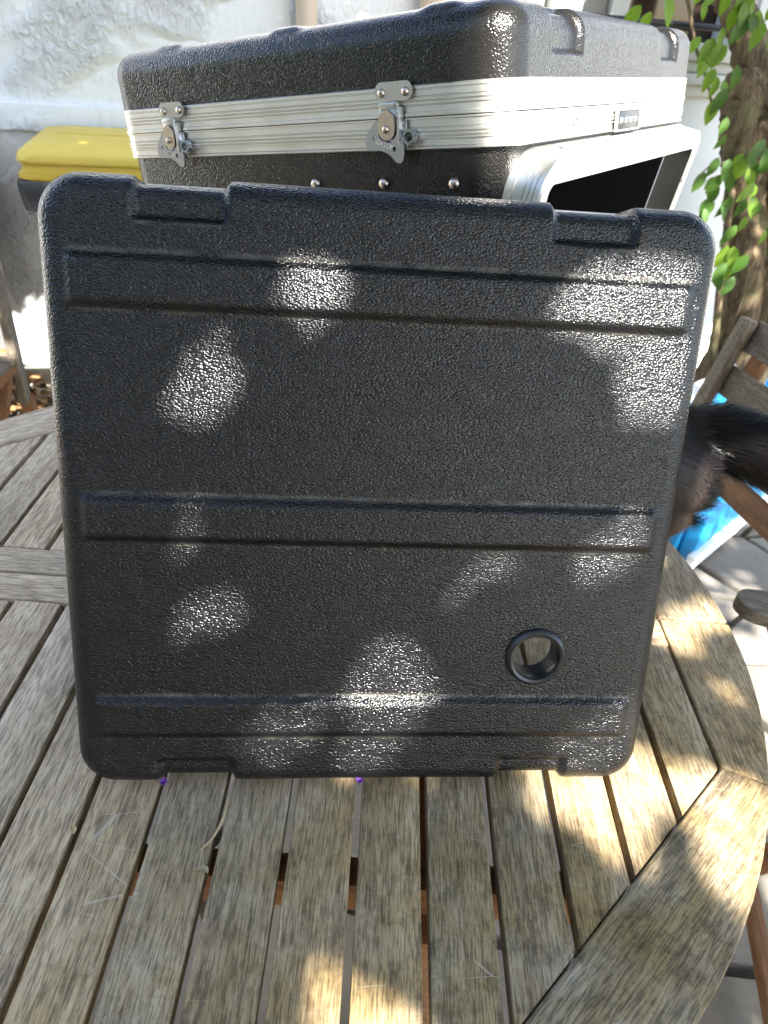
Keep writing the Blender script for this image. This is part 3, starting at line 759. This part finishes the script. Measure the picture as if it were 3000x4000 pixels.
# ------------------------------------------------------------------ folding wooden chairs
def chair(loc, rz, arms, label, h=.87, rake=.12):
    o = empty('garden_chair', loc, rz); tag(o, label, 'chair', 'weathered folding wooden chairs round the table')
    W2 = .22
    for sx in (-1, 1):
        mesh_bm('stile', bm_bar((sx*W2, .16, .30), (sx*W2, .16+rake, h), .030, .034, .005, (0, 1, 0)), M_WOOD_Z, o)
        mesh_bm('front_leg', bm_bar((sx*(W2-.035), .20, .46), (sx*(W2-.035), -.10 if arms else -.22, 0), .026, .045, .004, (1, 0, 0)), M_WARM_Z, o)
        mesh_bm('rear_leg', bm_bar((sx*W2, .17, .32), (sx*W2, .24, 0), .028, .04, .004, (1, 0, 0)), M_WARM_Z, o)
        mesh_bm('seat_rail', bm_box((sx*(W2-.01), .05 if arms else -.02, .425), (.022, .28 if arms else .42, .035), .003), M_WARM_X, o)
    for z in (h-.055, h-.175, h-.295):
        y = .16 + rake*(z-.30)/(h-.30)
        mesh_bm('back_slat', bm_box((0, y+(.022 if rake < .01 or arms else -.024), z), (.52 if z > h-.1 else .41, .016, .078 if rake > .05 else .092), .004, Matrix.Rotation(-rake*1.7, 3, 'X')), M_WOOD_X, o)
    for k in range(2 if arms else 0, 6):
        mesh_bm('seat_slat', bm_box((0, -.22+k*.074, .452), (.46, .062, .016), .003), M_WOOD_X, o)
    mesh_bm('back_rail', bm_box((0, .195, .425), (.44, .022, .06), .004), M_WARM_X, o)
    mesh_bm('stretcher', bm_box((0, .19, .14), (.44, .022, .035), .003), M_WARM_X, o)
    mesh_bm('stretcher', bm_box((0, -.06 if arms else -.16, .06), (.37, .022, .035), .003), M_WARM_X, o)
    if arms:
        for sx in (-1, 1):
            pts = smooth_closed([(-.030, .22), (-.034, -.05), (-.034, -.22), (-.018, -.262), (.014, -.262), (.034, -.22), (.034, -.05), (.030, .22)], 5)
            a = mesh_bm('arm_rest', bm_poly(pts, .628, .652, .006, 3), M_WOOD_Y2, o); a.location = (sx*.262, 0, 0)
            mesh_bm('arm_post', bm_bar((sx*.262, -.205, .629), (sx*.245, -.09, .43), .026, .034, .003, (1, 0, 0)), M_WARM_Z, o)
    return o
M_WOOD_Y2 = m_wood('weathered_arm_rest', ((.07, .055, .04), (.19, .16, .12), (.30, .255, .195)), 'Y')
def folded_chair():
    o = empty('garden_chair', (.782, 1.381, 0), rad(15)); tag(o, 'folded slatted double seat standing on the paving behind the cat', 'chair', 'weathered folding wooden chairs round the table')
    sl_ = .222                                           # lean of the back towards +X per metre of height
    def X(z): return sl_*z
    for y in (.335, -.68):
        mesh_bm('stile', bm_bar((X(0), y, 0), (X(.83), y, .83), .030, .040, .006, (0, 1, 0)), M_WOOD_Z, o)
        mesh_bm('leg', bm_bar((X(.50)+.05, y-.06 if y > 0 else y+.06, .50), (X(.84)+.035, y-.06 if y > 0 else y+.06, .84), .022, .045, .004, (0, 1, 0)), M_WARM_Z, o)
    for z in (.790, .672, .555):
        mesh_bm('back_slat', bm_box((X(z)+.024, -.1725, z), (.016, .995, .080), .004, Matrix.Rotation(.22, 3, 'Y')), M_WOOD_YS, o)
    mesh_bm('back_rail', bm_box((X(.475)+.012, -.1725, .475), (.030, 1.0, .062), .006, Matrix.Rotation(.22, 3, 'Y')), M_WARM_YS, o)
    for k in range(4):
        z = .53 + k*.065
        mesh_bm('seat_slat', bm_box((X(z)+.085, -.1725, z), (.016, .80, .058), .003, Matrix.Rotation(.22, 3, 'Y')), M_WOOD_YS, o)
    return o
M_WOOD_YS = m_wood('weathered_chair_slat', ((.09, .07, .05), (.20, .165, .125), (.31, .27, .22)), 'Y')
M_WARM_YS = m_wood('sheltered_teak_rail', ((.10, .05, .025), (.21, .11, .055), (.30, .17, .09)), 'Y', 0, .4)
folded_chair()
chair((.800, .570, 0), rad(-101), True, 'chair with a weathered arm rest close against the right rim of the table')
chair((-1.375, 1.78, 0), rad(4), False, 'folding chair at the left edge in front of the dark bins', .89, .02)

# ------------------------------------------------------------------ blue tray behind the chairs
ta = np.array([.70, .715, 0]); tb = np.array([-.715, .70, 0]); t0 = np.array([.975, 1.80, 0])
tray = empty('plastic_tray', tuple(t0), math.atan2(.715, .70)); tag(tray, 'blue plastic tray with white edging lying on the paving', 'tray')
for nm, c, s, m in (('side', (.75, 0, .10), (1.5, .05, .17), M_BLUE), ('side', (.75, .40, .13), (1.5, .05, .25), M_BLUE), ('end', (.0, .20, .10), (.05, .345, .16), M_BLUE), ('end', (1.5, .20, .12), (.05, .345, .20), M_BLUE),
                    ('edging', (.75, -.032, .045), (1.56, .03, .05), M_WHITEP), ('edging', (.75, .40, .265), (1.54, .065, .024), M_WHITEP), ('edging', (1.5, .20, .235), (.065, .33, .024), M_WHITEP), ('sand_fill', (.75, .20, .05), (1.44, .345, .06), M_SAND)):
    mesh_bm(nm, bm_box(c, s, .008, None, 3), m, tray)
V, F = lathe([(.001, .05), (.03, .045), (.046, .025), (.05, 0), (.046, -.025), (.03, -.045), (.001, -.05)], 20)
for q in ((.95, .40, .285), (1.35, .40, .285)):
    mesh_pd('corner_cap', V*np.array([1.3, 1, .8])+np.array(q), F, M_WHITEP, tray)

# ------------------------------------------------------------------ wisteria
vine = empty('wisteria_vine', (1.46, 2.95, 0)); tag(vine, 'twisted wisteria trunks with bright green leaves against the wall', 'vine')
vo_ = np.array([1.46, 2.95, 0])
def stem(name, P, Rr, seed, jit=.11, n=18):
    return mesh_tube(name, np.array(P)-vo_, np.array(Rr)*(1.22 if name == 'trunk' else 1), M_BARK, vine, n=n, jitter=jit, seed=seed, sub=8)
stem('trunk', [(1.50, 2.97, -.05), (1.47, 2.93, .25), (1.43, 2.93, .50), (1.37, 2.95, .70), (1.30, 2.98, .89), (1.255, 3.0, 1.06), (1.265, 3.0, 1.14), (1.33, 2.98, 1.22), (1.45, 2.97, 1.40), (1.5, 2.9, 1.8), (1.45, 2.7, 2.4)], [.13, .10, .085, .075, .062, .055, .055, .055, .05, .045, .035], 1)
stem('trunk', [(1.52, 2.95, -.05), (1.50, 2.93, .35), (1.46, 2.95, .75), (1.40, 2.99, 1.03), (1.32, 3.02, 1.19), (1.225, 3.06, 1.30), (1.15, 3.09, 1.41), (1.07, 3.12, 1.515), (.98, 3.14, 1.66), (.8, 2.9, 2.1), (.7, 2.5, 2.5)], [.12, .09, .075, .065, .06, .055, .05, .046, .042, .035, .03], 2)
stem('trunk', [(1.30, 2.96, .80), (1.245, 2.95, .96), (1.205, 2.965, 1.06), (1.185, 2.973, 1.13), (1.165, 2.98, 1.22), (1.148, 2.985, 1.29), (1.142, 2.988, 1.322)], [.045, .045, .05, .054, .056, .052, .03], 3)
stem('stem', [(1.40, 2.85, .0), (1.33, 2.88, .35), (1.27, 2.90, .62), (1.22, 2.92, .88), (1.20, 2.93, 1.05)], [.02, .017, .015, .013, .012], 4, .05, 10)
stem('stem', [(1.46, 2.86, .0), (1.52, 2.80, .4), (1.54, 2.80, .8), (1.49, 2.86, 1.1), (1.44, 2.9, 1.35)], [.04, .036, .03, .028, .026], 5, .06, 12)
stem('shoot', [(.80, 2.9, 1.62), (.831, 2.883, 1.528), (.872, 2.87, 1.442), (.91, 2.859, 1.367), (.944, 2.848, 1.32), (.985, 2.836, 1.255), (1.01, 2.83, 1.20)], [.007, .007, .006, .006, .006, .004, .003], 6, .02, 8)
stem('shoot', [(1.14, 2.70, 1.09), (1.09, 2.70, 1.06), (1.03, 2.71, 1.05), (.99, 2.72, 1.0)], [.004, .003, .003, .002], 7, .02, 6)
# one leaflet, folded along its midrib
def leaflet_mesh(name, mat, fold=.25, bend=.25):
    prof = [(0, .02), (.12, .30), (.28, .48), (.48, .50), (.68, .38), (.86, .17), (1, 0)]
    V = []; F = []
    for t, hw in prof:
        zb = -bend*t*t
        V += [(-hw*.48, t, zb+fold*hw*.5), (0, t, zb), (hw*.48, t, zb+fold*hw*.5)]
    for i in range(len(prof)-1):
        a = i*3
        F += [(a, a+1, a+4, a+3), (a+1, a+2, a+5, a+4)]
    me = bpy.data.meshes.new(name); me.from_pydata(V, [], F); me.update(); me.polygons.foreach_set('use_smooth', np.ones(len(F), bool)); me.materials.append(mat)
    return me, np.array(V), np.array(F)
LM1, LV, LF = leaflet_mesh('leaflet', M_LEAF); LM2, _, _ = leaflet_mesh('leaflet_young', M_LEAFL)
def leaf_at(p, direction, size, me, nrm=None):
    d = Vector(direction).normalized(); n = Vector(nrm or (rnd.uniform(-.4, .4), -.8, rnd.uniform(.1, .8))); x = d.cross(n).normalized(); n = x.cross(d)
    o = link(bpy.data.objects.new('leaf', me), vine)
    M = Matrix((x*size, d*size, n*size)).transposed().to_4x4(); M.translation = Vector(p) - Vector(vo_)
    o.matrix_basis = M
leafpts = [(.883, 2.762, 1.40, 1), (.905, 2.755, 1.395, 1), (.926, 2.748, 1.40, 1), (.945, 2.74, 1.395, 1), (.965, 2.737, 1.385, 1), (.924, 2.749, 1.34, 1), (.95, 2.74, 1.32, 1), (.962, 2.736, 1.30, 1), (.983, 2.728, 1.29, 1), (.975, 2.73, 1.24, 1), (1.009, 2.719, 1.335, 0), (1.025, 2.713, 1.48, 1), (1.045, 2.70, 1.45, 1), (1.06, 2.69, 1.50, 1), (1.08, 2.69, 1.44, 1), (.976, 2.731, 1.52, 1), (.93, 2.74, 1.52, 1), (.89, 2.75, 1.53, 1), (.864, 2.768, 1.49, 1), (.95, 2.74, 1.56, 1), (1.0, 2.72, 1.53, 1), (.754, 2.80, 1.50, 1), (.685, 2.818, 1.47, 1), (.72, 2.81, 1.455, 1), (1.012, 2.718, 1.02, 0), (1.045, 2.705, 1.01, 0), (1.065, 2.697, 1.02, 0), (1.038, 2.708, 1.07, 0), (1.071, 2.695, 1.07, 0), (1.085, 2.69, 1.03, 0), (1.044, 2.706, .94, 0), (1.07, 2.70, .93, 0), (1.11, 2.679, .96, 0), (1.09, 2.69, .94, 0), (1.107, 2.68, 1.09, 1), (1.125, 2.672, 1.08, 1), (1.135, 2.669, 1.05, 1), (1.164, 2.656, 1.01, 1), (1.17, 2.65, .97, 1), (1.13, 2.666, .84, 0), (1.15, 2.66, .80, 1), (1.168, 2.654, .80, 1), (1.155, 2.657, .87, 0), (1.164, 2.656, .74, 0), (1.14, 2.66, .71, 0), (1.028, 2.712, 1.19, 0), (1.04, 2.71, 1.14, 0), (1.153, 2.661, 1.14, 0), (1.18, 2.65, 1.12, 0), (1.202, 2.639, .95, 0), (1.242, 2.62, .87, 1), (1.25, 2.61, .93, 1), (.954, 2.739, 1.48, 1), (.994, 2.724, 1.50, 1), (1.10, 2.69, 1.53, 1), (1.12, 2.68, 1.49, 1), (1.0, 2.72, 1.27, 0), (1.05, 2.7, 1.0, 0), (1.22, 2.63, .78, 0), (1.20, 2.64, .70, 0)]
for k in range(20):
    u_ = rnd.random(); leafpts.append((.88 + .34*u_ + rnd.uniform(-.03, .03), 2.76 - .13*u_, 1.50 - .10*rnd.random()*(1 if u_ > .4 else .6) + rnd.uniform(-.02, .08), 1 if rnd.random() < .6 else 0))
for k in range(8):
    leafpts.append((1.10 + rnd.uniform(-.09, .12), 2.69, rnd.uniform(.72, 1.10), rnd.choice((0, 0, 1))))
for x, y, z, k in leafpts:
    leaf_at((x, y, z), (rnd.uniform(-.55, .45), rnd.uniform(-.3, .1), rnd.uniform(-1, -.55)), rnd.uniform(.05, .095), LM2 if k else LM1)

# canopy overhead: leaflets with gaps where the sun reaches the scene
SPOTS = []                                       # (world point, radius)
def spot(p, r): SPOTS.append((np.asarray(p, float), r))
for x, z, r in ((-.148, .387, .018), (-.056, .466, .019), (-.062, .445, .010), (.165, .468, .022), (.195, .468, .026), (.225, .466, .026), (.235, .42, .026), (.245, .395, .024), (.225, .39, .012), (.12, .472, .009), (-.157, .181, .018), (-.137, .214, .0155), (.085, .203, .013), (.10, .210, .016), (.112, .222, .012), (.185, .24, .012), (.207, .245, .016), (.228, .256, .014), (.022, .128, .024), (.04, .115, .018), (.0, .105, .016), (.02, .09, .014), (-.095, .060, .018), (-.073, .052, .014), (-.11, .07, .01), (.0, .032, .017), (.205, .030, .02), (.235, .045, .030), (.25, .075, .018), (.215, .055, .018), (-.174, .272, .0135), (.245, .51, .014), (.23, .335, .009), (-.03, .255, .007), (-.19, .31, .007), (-.21, .445, .008), (-.11, .30, .006), (.06, .268, .007), (.012, .115, .022), (-.06, .065, .012), (.03, .07, .014), (.06, .03, .008), (.21, .49, .012)):
    spot(lidw(x, z), r)
def tab(x, y): return np.array([x, y, TZ])
for x, y, r in ((.237, .428, .024), (.256, .415, .020), (.270, .395, .018), (.211, .436, .014), (.374, .404, .030), (.398, .393, .032), (.368, .440, .026), (.40, .43, .028), (.43, .40, .028), (.330, .388, .012), (.371, .362, .012), (-.005, .208, .018), (.025, .205, .020), (.055, .20, .014), (.387, .681, .016), (.375, .69, .012), (.465, .730, .016), (.45, .72, .012), (.30, .503, .014), (.285, .47, .016), (.32, .53, .010), (.1715, .44, .010), (.05, .426, .012), (-.065, .406, .010), (.42, .60, .012), (.44, .57, .012), (.30, .44, .012)):
    spot(tab(x, y), r)
for y in np.arange(.02, .57, .045):                     # right-hand face of the case top
    for z in (-.03, .0, .03): spot(casew(.0, y, z), .034)
for y in np.arange(.08, .5, .06): spot(casew(.03, y, -.07), .025)
spot((.425, .80, .885), .05); spot((.42, .79, .85), .045); spot((.40, .79, .82), .03)
for s, z, r in ((-.03, .20, .07), (.05, .13, .08), (.10, .22, .06), (.16, .10, .08), (.02, .06, .05), (3.32, .10, .05), (3.36, .16, .04)): spot(wallp(s, z), r)
SPC = np.array([p for p, _ in SPOTS]); SPR = np.array([r for _, r in SPOTS])
def canopy(x0, x1, y0, y1, z0, dz, spacing, keep, size, seed, layers=3):
    g = np.random.default_rng(seed); out = []
    for ly in range(layers):
        nx, ny = int((x1-x0)/spacing), int((y1-y0)/spacing)
        X, Y = np.meshgrid(np.linspace(x0, x1, nx), np.linspace(y0, y1, ny)); n = X.size
        C = np.stack([X.ravel()+g.normal(0, spacing*.45, n), Y.ravel()+g.normal(0, spacing*.45, n), z0+g.uniform(0, dz, n)], 1)
        out.append(C[g.random(n) < keep])
    C = np.vstack(out)
    # ragged outline
    e = np.minimum.reduce([C[:, 0]-x0, x1-C[:, 0], C[:, 1]-y0, y1-C[:, 1]])
    C = C[e > g.uniform(0, .28, len(C))]
    s = size*g.uniform(.75, 1.2, len(C))
    n = len(C)
    # frames: leaflet faces roughly up, random heading
    hd = g.uniform(0, 2*np.pi, n); nz = np.stack([g.normal(0, .35, n), g.normal(0, .35, n), np.ones(n)], 1); nz /= np.linalg.norm(nz, axis=1)[:, None]
    dr = np.stack([np.cos(hd), np.sin(hd), np.zeros(n)], 1); dr -= nz*(dr*nz).sum(1)[:, None]; dr /= np.linalg.norm(dr, axis=1)[:, None]; xx = np.cross(dr, nz)
    lv = LV.copy(); lv[:, 1] -= .5; lv[:, 0] *= 1.15
    V = C[:, None, :] + s[:, None, None]*(lv[None, :, 0:1]*xx[:, None, :] + lv[None, :, 1:2]*dr[:, None, :] + lv[None, :, 2:3]*nz[:, None, :])
    # clear the gaps: drop leaflets that reach into a sun beam
    ok = np.ones(n, bool); W4 = V.reshape(-1, 3)
    for p, r in zip(SPC, SPR):
        d = W4 - p; t = d @ SUN; q2 = (d*d).sum(1) - t*t
        ok &= ~((q2 < max(.005, r - .004)**2) & (t > 0)).reshape(n, -1).any(1)
    V = V[ok]; n = len(V)
    F = (LF[None] + (np.arange(n)*len(LV))[:, None, None]).reshape(-1, 4)
    return V.reshape(-1, 3), F
ZC = 2.85
def foot(pts):                                    # footprint of scene points on the canopy plane along the sun
    q = np.array([np.asarray(p, float) + SUN*((ZC + .15 - p[2])/SUN[2]) for p in pts]); return q[:, 0].min(), q[:, 0].max(), q[:, 1].min(), q[:, 1].max()
fa = foot([(-.9, -.1, .1), (.6, -.1, .1), (-.85, .0, TZ), (.55, .0, TZ), (-.85, 1.4, TZ), (.55, 1.4, TZ), (-.5, 1.2, 1.4), (.5, 1.2, 1.4), (.5, .4, 1.3)])
fb = foot([wallp(-.7, .2), wallp(-.7, 1.5), wallp(2.0, 1.5), wallp(2.0, .9)])
parts = [canopy(fa[0]-.3, fa[1]+.35, fa[2]-.3, min(fa[3]+.1, -.12), ZC, .30, .040, .96, .088, 21, 6),
         canopy(fa[1]+.1, fa[1]+2.2, -1.6, 2.6, ZC+.25, .35, .050, .66, .088, 22, 2),
         canopy(1.15, 3.3, .75, 2.6, ZC+.1, .35, .045, .93, .088, 24, 4),
         canopy(fb[0]-.2, fb[1]+.2, max(fb[2]-.1, .0), fb[3]-.05, ZC+.05, .30, .042, .97, .09, 23, 5)]
Vs = np.vstack([p[0] for p in parts]); off = 0; Fs = []
for v, f in parts: Fs.append(f+off); off += len(v)
crown = mesh_np('crown', Vs - vo_, np.vstack(Fs), M_CROWN, vine, True); crown['kind'] = 'stuff'
gh = np.random.default_rng(9)
for hx, hy, hh, hw, lb in ((-7.4, -5.6, 5.6, 2.6, 'unseen broad tree added at the left end of the row behind the viewer'), (-3.6, -6.6, 6.6, 2.9, 'tallest of the unseen trees added behind the viewer'), (.0, -7.0, 6.0, 2.6, 'unseen tree added right of the tallest behind the viewer'), (-9.2, -1.5, 4.6, 2.2, 'unseen lower tree added to the far left of the table')):
    tr_ = empty('added_tree', (hx, hy, 0)); tag(tr_, lb, 'tree', 'unseen trees added to darken the lid reflections')  # unseen trees, added to darken what the black lid reflects
    mesh_tube('trunk', [(0, 0, -.05), (.05, .02, hh*.3), (-.05, .05, hh*.6), (0, 0, hh*.9)], [.16, .13, .09, .03], M_BARK, tr_, n=10, sub=4)
    NH = 7000
    cl_ = gh.normal(0, 1, (60, 3)); cl_ /= np.linalg.norm(cl_, axis=1)[:, None]; cl_ *= (gh.random(60)**.4)[:, None]
    cl_ = cl_*np.array([hw, hw*.6, hh*.5]) + np.array([0, 0, hh*.52])
    Ch = cl_[gh.integers(0, 60, NH)] + gh.normal(0, .34, (NH, 3))
    Ch[:, 2] = np.abs(Ch[:, 2]-.15)+.15
    nh = gh.normal(0, .6, (NH, 3)) + np.array([0, .4, .6]); nh /= np.linalg.norm(nh, axis=1)[:, None]
    dh = gh.normal(0, 1, (NH, 3)); dh -= nh*(dh*nh).sum(1)[:, None]; dh /= np.linalg.norm(dh, axis=1)[:, None]; xh = np.cross(dh, nh)
    Vh = Ch[:, None] + .26*(LV[None, :, 0:1]*xh[:, None] + LV[None, :, 1:2]*dh[:, None] + LV[None, :, 2:3]*nh[:, None])
    hf = mesh_np('crown', Vh.reshape(-1, 3), (LF[None] + (np.arange(NH)*len(LV))[:, None, None])  .reshape(-1, 4), M_CROWN, tr_); hf['kind'] = 'stuff'
# pergola beams that carry it
perg = empty('pergola', (0, 0, 0)); tag(perg, 'wooden pergola beams overhead carrying the wisteria', 'pergola')
for y in (-3.2, -2.05, -.82, -.08, 1.3, 2.5):
    mesh_bm('beam', bm_box((.3, y, 2.78), (4.2, .05, .09), .004), M_WARM_X, perg)
for x in (-1.75, 2.35):
    mesh_bm('post', bm_box((x, -3.2, 1.4), (.09, .09, 2.82), .004), M_WARM_Z, perg)
    mesh_bm('rafter', bm_box((x, -.35, 2.87), (.05, 6.2, .09), .004), M_WARM_X, perg)

# ------------------------------------------------------------------ cat
def build_cat():
    root = empty('cat', (.30, .76, TZ)); tag(root, 'black cat with white paws standing on the table behind the lid, rump and tail showing', 'cat')
    ro = np.array([.30, .76, TZ])
    tubes = [
        ([(.385, .840, .948), (.36, .825, .938), (.32, .79, .922), (.26, .752, .918), (.205, .718, .925), (.165, .694, .925)], [.034, .060, .064, .062, .057, .045]),
        ([(.19, .71, .93), (.155, .688, .925), (.125, .668, .905)], [.05, .042, .035]),
        ([(.395, .838, .962), (.43, .825, .965), (.49, .805, .957), (.56, .79, .957), (.64, .775, .985), (.70, .765, 1.04)], [.036, .036, .038, .040, .038, .022]),
        # near hind leg: thigh, knee forward, hock back, paw
        ([(.372, .800, .935), (.376, .790, .888), (.352, .776, .845), (.366, .775, .805), (.364, .773, .772), (.345, .768, .755), (.318, .760, .752)], [.046, .047, .034, .021, .018, .016, .013]),
        ([(.375, .865, .93), (.365, .868, .885), (.335, .862, .845), (.355, .868, .805), (.35, .866, .772), (.325, .86, .755), (.30, .852, .752)], [.048, .050, .036, .021, .017, .016, .013]),
        ([(.215, .700, .90), (.205, .690, .84), (.208, .690, .80), (.203, .688, .765), (.185, .680, .752), (.172, .675, .751)], [.036, .025, .019, .016, .015, .012]),
        ([(.205, .752, .90), (.195, .752, .84), (.198, .752, .80), (.193, .750, .765), (.175, .742, .752), (.162, .737, .751)], [.036, .025, .019, .016, .015, .012]),
        # head and muzzle
        ([(.140, .677, .915), (.118, .663, .902), (.098, .650, .888), (.082, .640, .876)], [.030, .042, .036, .018]),
        ([(.128, .648, .925), (.124, .641, .952), (.121, .636, .966)], [.018, .010, .002]),
        ([(.112, .688, .925), (.104, .692, .952), (.099, .694, .966)], [.018, .010, .002]),
    ]
    bm = bmesh.new()
    for P, Rr in tubes:
        V, F = tube(np.array(P)-ro, Rr, n=16, sub=5)
        me = bpy.data.meshes.new('t'); me.from_pydata([tuple(v) for v in V], [], [tuple(dict.fromkeys(f)) for f in F]); bm.from_mesh(me); bpy.data.meshes.remove(me)
        for i in (0, -1):
            b = bmesh.new(); bmesh.ops.create_uvsphere(b, u_segments=14, v_segments=10, radius=Rr[i]); merge(bm, b, Matrix.Translation(Vector(np.array(P[i])-ro)))
    o = mesh_bm('body', bm, M_CAT, root)
    rm = o.modifiers.new('r', 'REMESH'); rm.mode = 'VOXEL'; rm.voxel_size = .0055
    sm = o.modifiers.new('s', 'SMOOTH'); sm.iterations = 10; sm.factor = .6
    bpy.context.view_layer.update()
    me = bpy.data.meshes.new_from_object(o.evaluated_get(bpy.context.evaluated_depsgraph_get()))
    o.modifiers.clear(); old = o.data; o.data = me; bpy.data.meshes.remove(old)
    me.polygons.foreach_set('use_smooth', np.ones(len(me.polygons), bool))
    # fur
    nv = len(me.vertices); co_ = np.empty(nv*3, np.float32); me.vertices.foreach_get('co', co_); co_ = co_.reshape(-1, 3)
    no = np.empty(nv*3, np.float32); me.vertices.foreach_get('normal', no); no = no.reshape(-1, 3)
    g = np.random.default_rng(5); N = 75000
    wgt = np.where(co_[:, 0] > .10, 2.6, np.where(co_[:, 0] > -.02, 1., .25)); ix = g.choice(nv, N, p=wgt/wgt.sum())
    p = co_[ix] + g.normal(0, .0022, (N, 3)); n = no[ix]
    tail = co_[ix, 0] > .105
    flow = np.where(tail[:, None], np.array([1., -.1, .1]), np.array([.75, .3, -.65])); flow = flow + g.normal(0, .25, (N, 3))
    flow -= n*(flow*n).sum(1)[:, None]; flow /= np.linalg.norm(flow, axis=1)[:, None]+1e-6
    Lh = np.where(tail, .026, .008)*g.uniform(.6, 1.3, N)
    low = co_[ix, 2] < .09; Lh = np.where(low, .012, Lh)
    lift = np.where(tail, .55, .35)*g.uniform(.5, 1.3, N)
    mid = p + (flow*.5 + n*lift[:, None]*.5)*Lh[:, None]; tip = p + (flow + n*lift[:, None]*.7)*Lh[:, None]
    sd = np.cross(flow, n); wd = np.where(tail, .00035, .00028)[:, None]
    V = np.stack([p-sd*wd, p+sd*wd, mid+sd*wd*.7, mid-sd*wd*.7, tip, tip], 1)
    F = np.array([(0, 1, 2, 3), (3, 2, 4, 5)])
    Fa = (F[None] + (np.arange(N)*6)[:, None, None]).reshape(-1, 4)
    white = np.repeat((co_[ix, 2] < .075+g.normal(0, .008, N)).astype(np.float32), 6)
    f = mesh_np('fur', V.reshape(-1, 3), Fa, M_FUR, root, True, {'white': white, 'tail': np.repeat((tail | (co_[ix, 2] > .215)).astype(np.float32), 6)}); f['kind'] = 'stuff'
    f.data.validate()
    wa = me.attributes.new('white', 'FLOAT', 'POINT'); wa.data.foreach_set('value', (co_[:, 2] < .075).astype(np.float32))
    for e in ((.089, .634, .893), (.082, .655, .893)):
        V, F = lathe([(.0001, .006), (.004, .0045), (.006, 0), (.004, -.0045), (.0001, -.006)], 12)
        mesh_pd('eye', V+np.array(e)-ro, F, M_EYE, root)
def m_cat(name, rough):
    t = NT(name); at = t.n('Attribute', attribute_name='white'); v = t.coord('Object')
    c = t.mix(t.noise(v, 30, 3), (.006, .005, .0045), (.026, .015, .010))
    ta_ = t.n('Attribute', attribute_name='tail'); c = t.mix(ta_.outputs['Fac'], c, (.0045, .004, .004))
    c = t.mix(at.outputs['Fac'], c, (.72, .70, .66))
    return t.set(c, rough, 0, None, .3)
M_CAT = m_cat('black_cat_skin', .6); M_FUR = m_cat('black_cat_fur', .42)
M_EYE = m_simple('cat_eye', (.35, .38, .06), .1)
build_cat()

# ------------------------------------------------------------------ small things on the table
def petal(x, y, label):
    o = empty('flower', (x, y, TZ-.004)); tag(o, label, 'flower')
    for k in range(5):
        a = rad(72*k + 10); me, V, F = leaflet_mesh('petal', M_PURPLE, .5, -.5)
        q = link(bpy.data.objects.new('petal', me), o); q.scale = (.008,)*3; q.rotation_euler = (rad(35), 0, a); q.location = (0, 0, .0)
petal(-.1975, .4050, 'purple flower in a slat gap under the left notch of the lid')
petal(-.0012, .4262, 'purple flower in a slat gap under the middle of the lid')
tw = mesh_tube('twig', [(-.130, .396, TZ+.0016), (-.1295, .373, TZ+.0024), (-.134, .353, TZ+.0016), (-.1435, .3385, TZ+.0014)], [.0011, .0013, .0011, .0006], M_TAN, None, n=6, sub=5)
tag(tw, 'thin dry yellow stalk lying across the gap between two slats', 'twig')
for (x, y, s, rz, lb) in ((-.130, .317, .015, 1.2, 'curled tan leaf caught in the gap nearest the dry stalk'), (-.2625, .342, .012, .4, 'small pale dry bud in a gap left of the lid')):
    me, V, F = leaflet_mesh('dry_leaf', M_TAN, .9, .8); o = link(bpy.data.objects.new('dry_leaf', me)); o.scale = (s,)*3; o.location = (x, y, TZ+.004); o.rotation_euler = (.3, .4, rz)
    tag(o, lb, 'dry leaf')
# leaf litter at the foot of the wall
g = np.random.default_rng(3); N = 260
C = np.stack([wallp(0, 0)[0] + g.normal(.05, .22, N), wallp(0, 0)[1] - .22 + g.normal(0, .12, N), .012 + g.uniform(0, .03, N)], 1)
hd = g.uniform(0, 6.28, N); nz = np.stack([g.normal(0, .5, N), g.normal(0, .5, N), np.ones(N)], 1); nz /= np.linalg.norm(nz, axis=1)[:, None]
dr = np.stack([np.cos(hd), np.sin(hd), np.zeros(N)], 1); dr -= nz*(dr*nz).sum(1)[:, None]; xx = np.cross(dr, nz)
V = C[:, None] + .06*(LV[None, :, 0:1]*xx[:, None] + LV[None, :, 1:2]*dr[:, None] + LV[None, :, 2:3]*nz[:, None])
F = (LF[None] + (np.arange(N)*len(LV))[:, None, None]).reshape(-1, 4)
tag(mesh_np('leaf_litter', V.reshape(-1, 3), F, M_DRY), 'brown dry leaves on the ground at the foot of the wall', 'leaves', None, 'stuff')
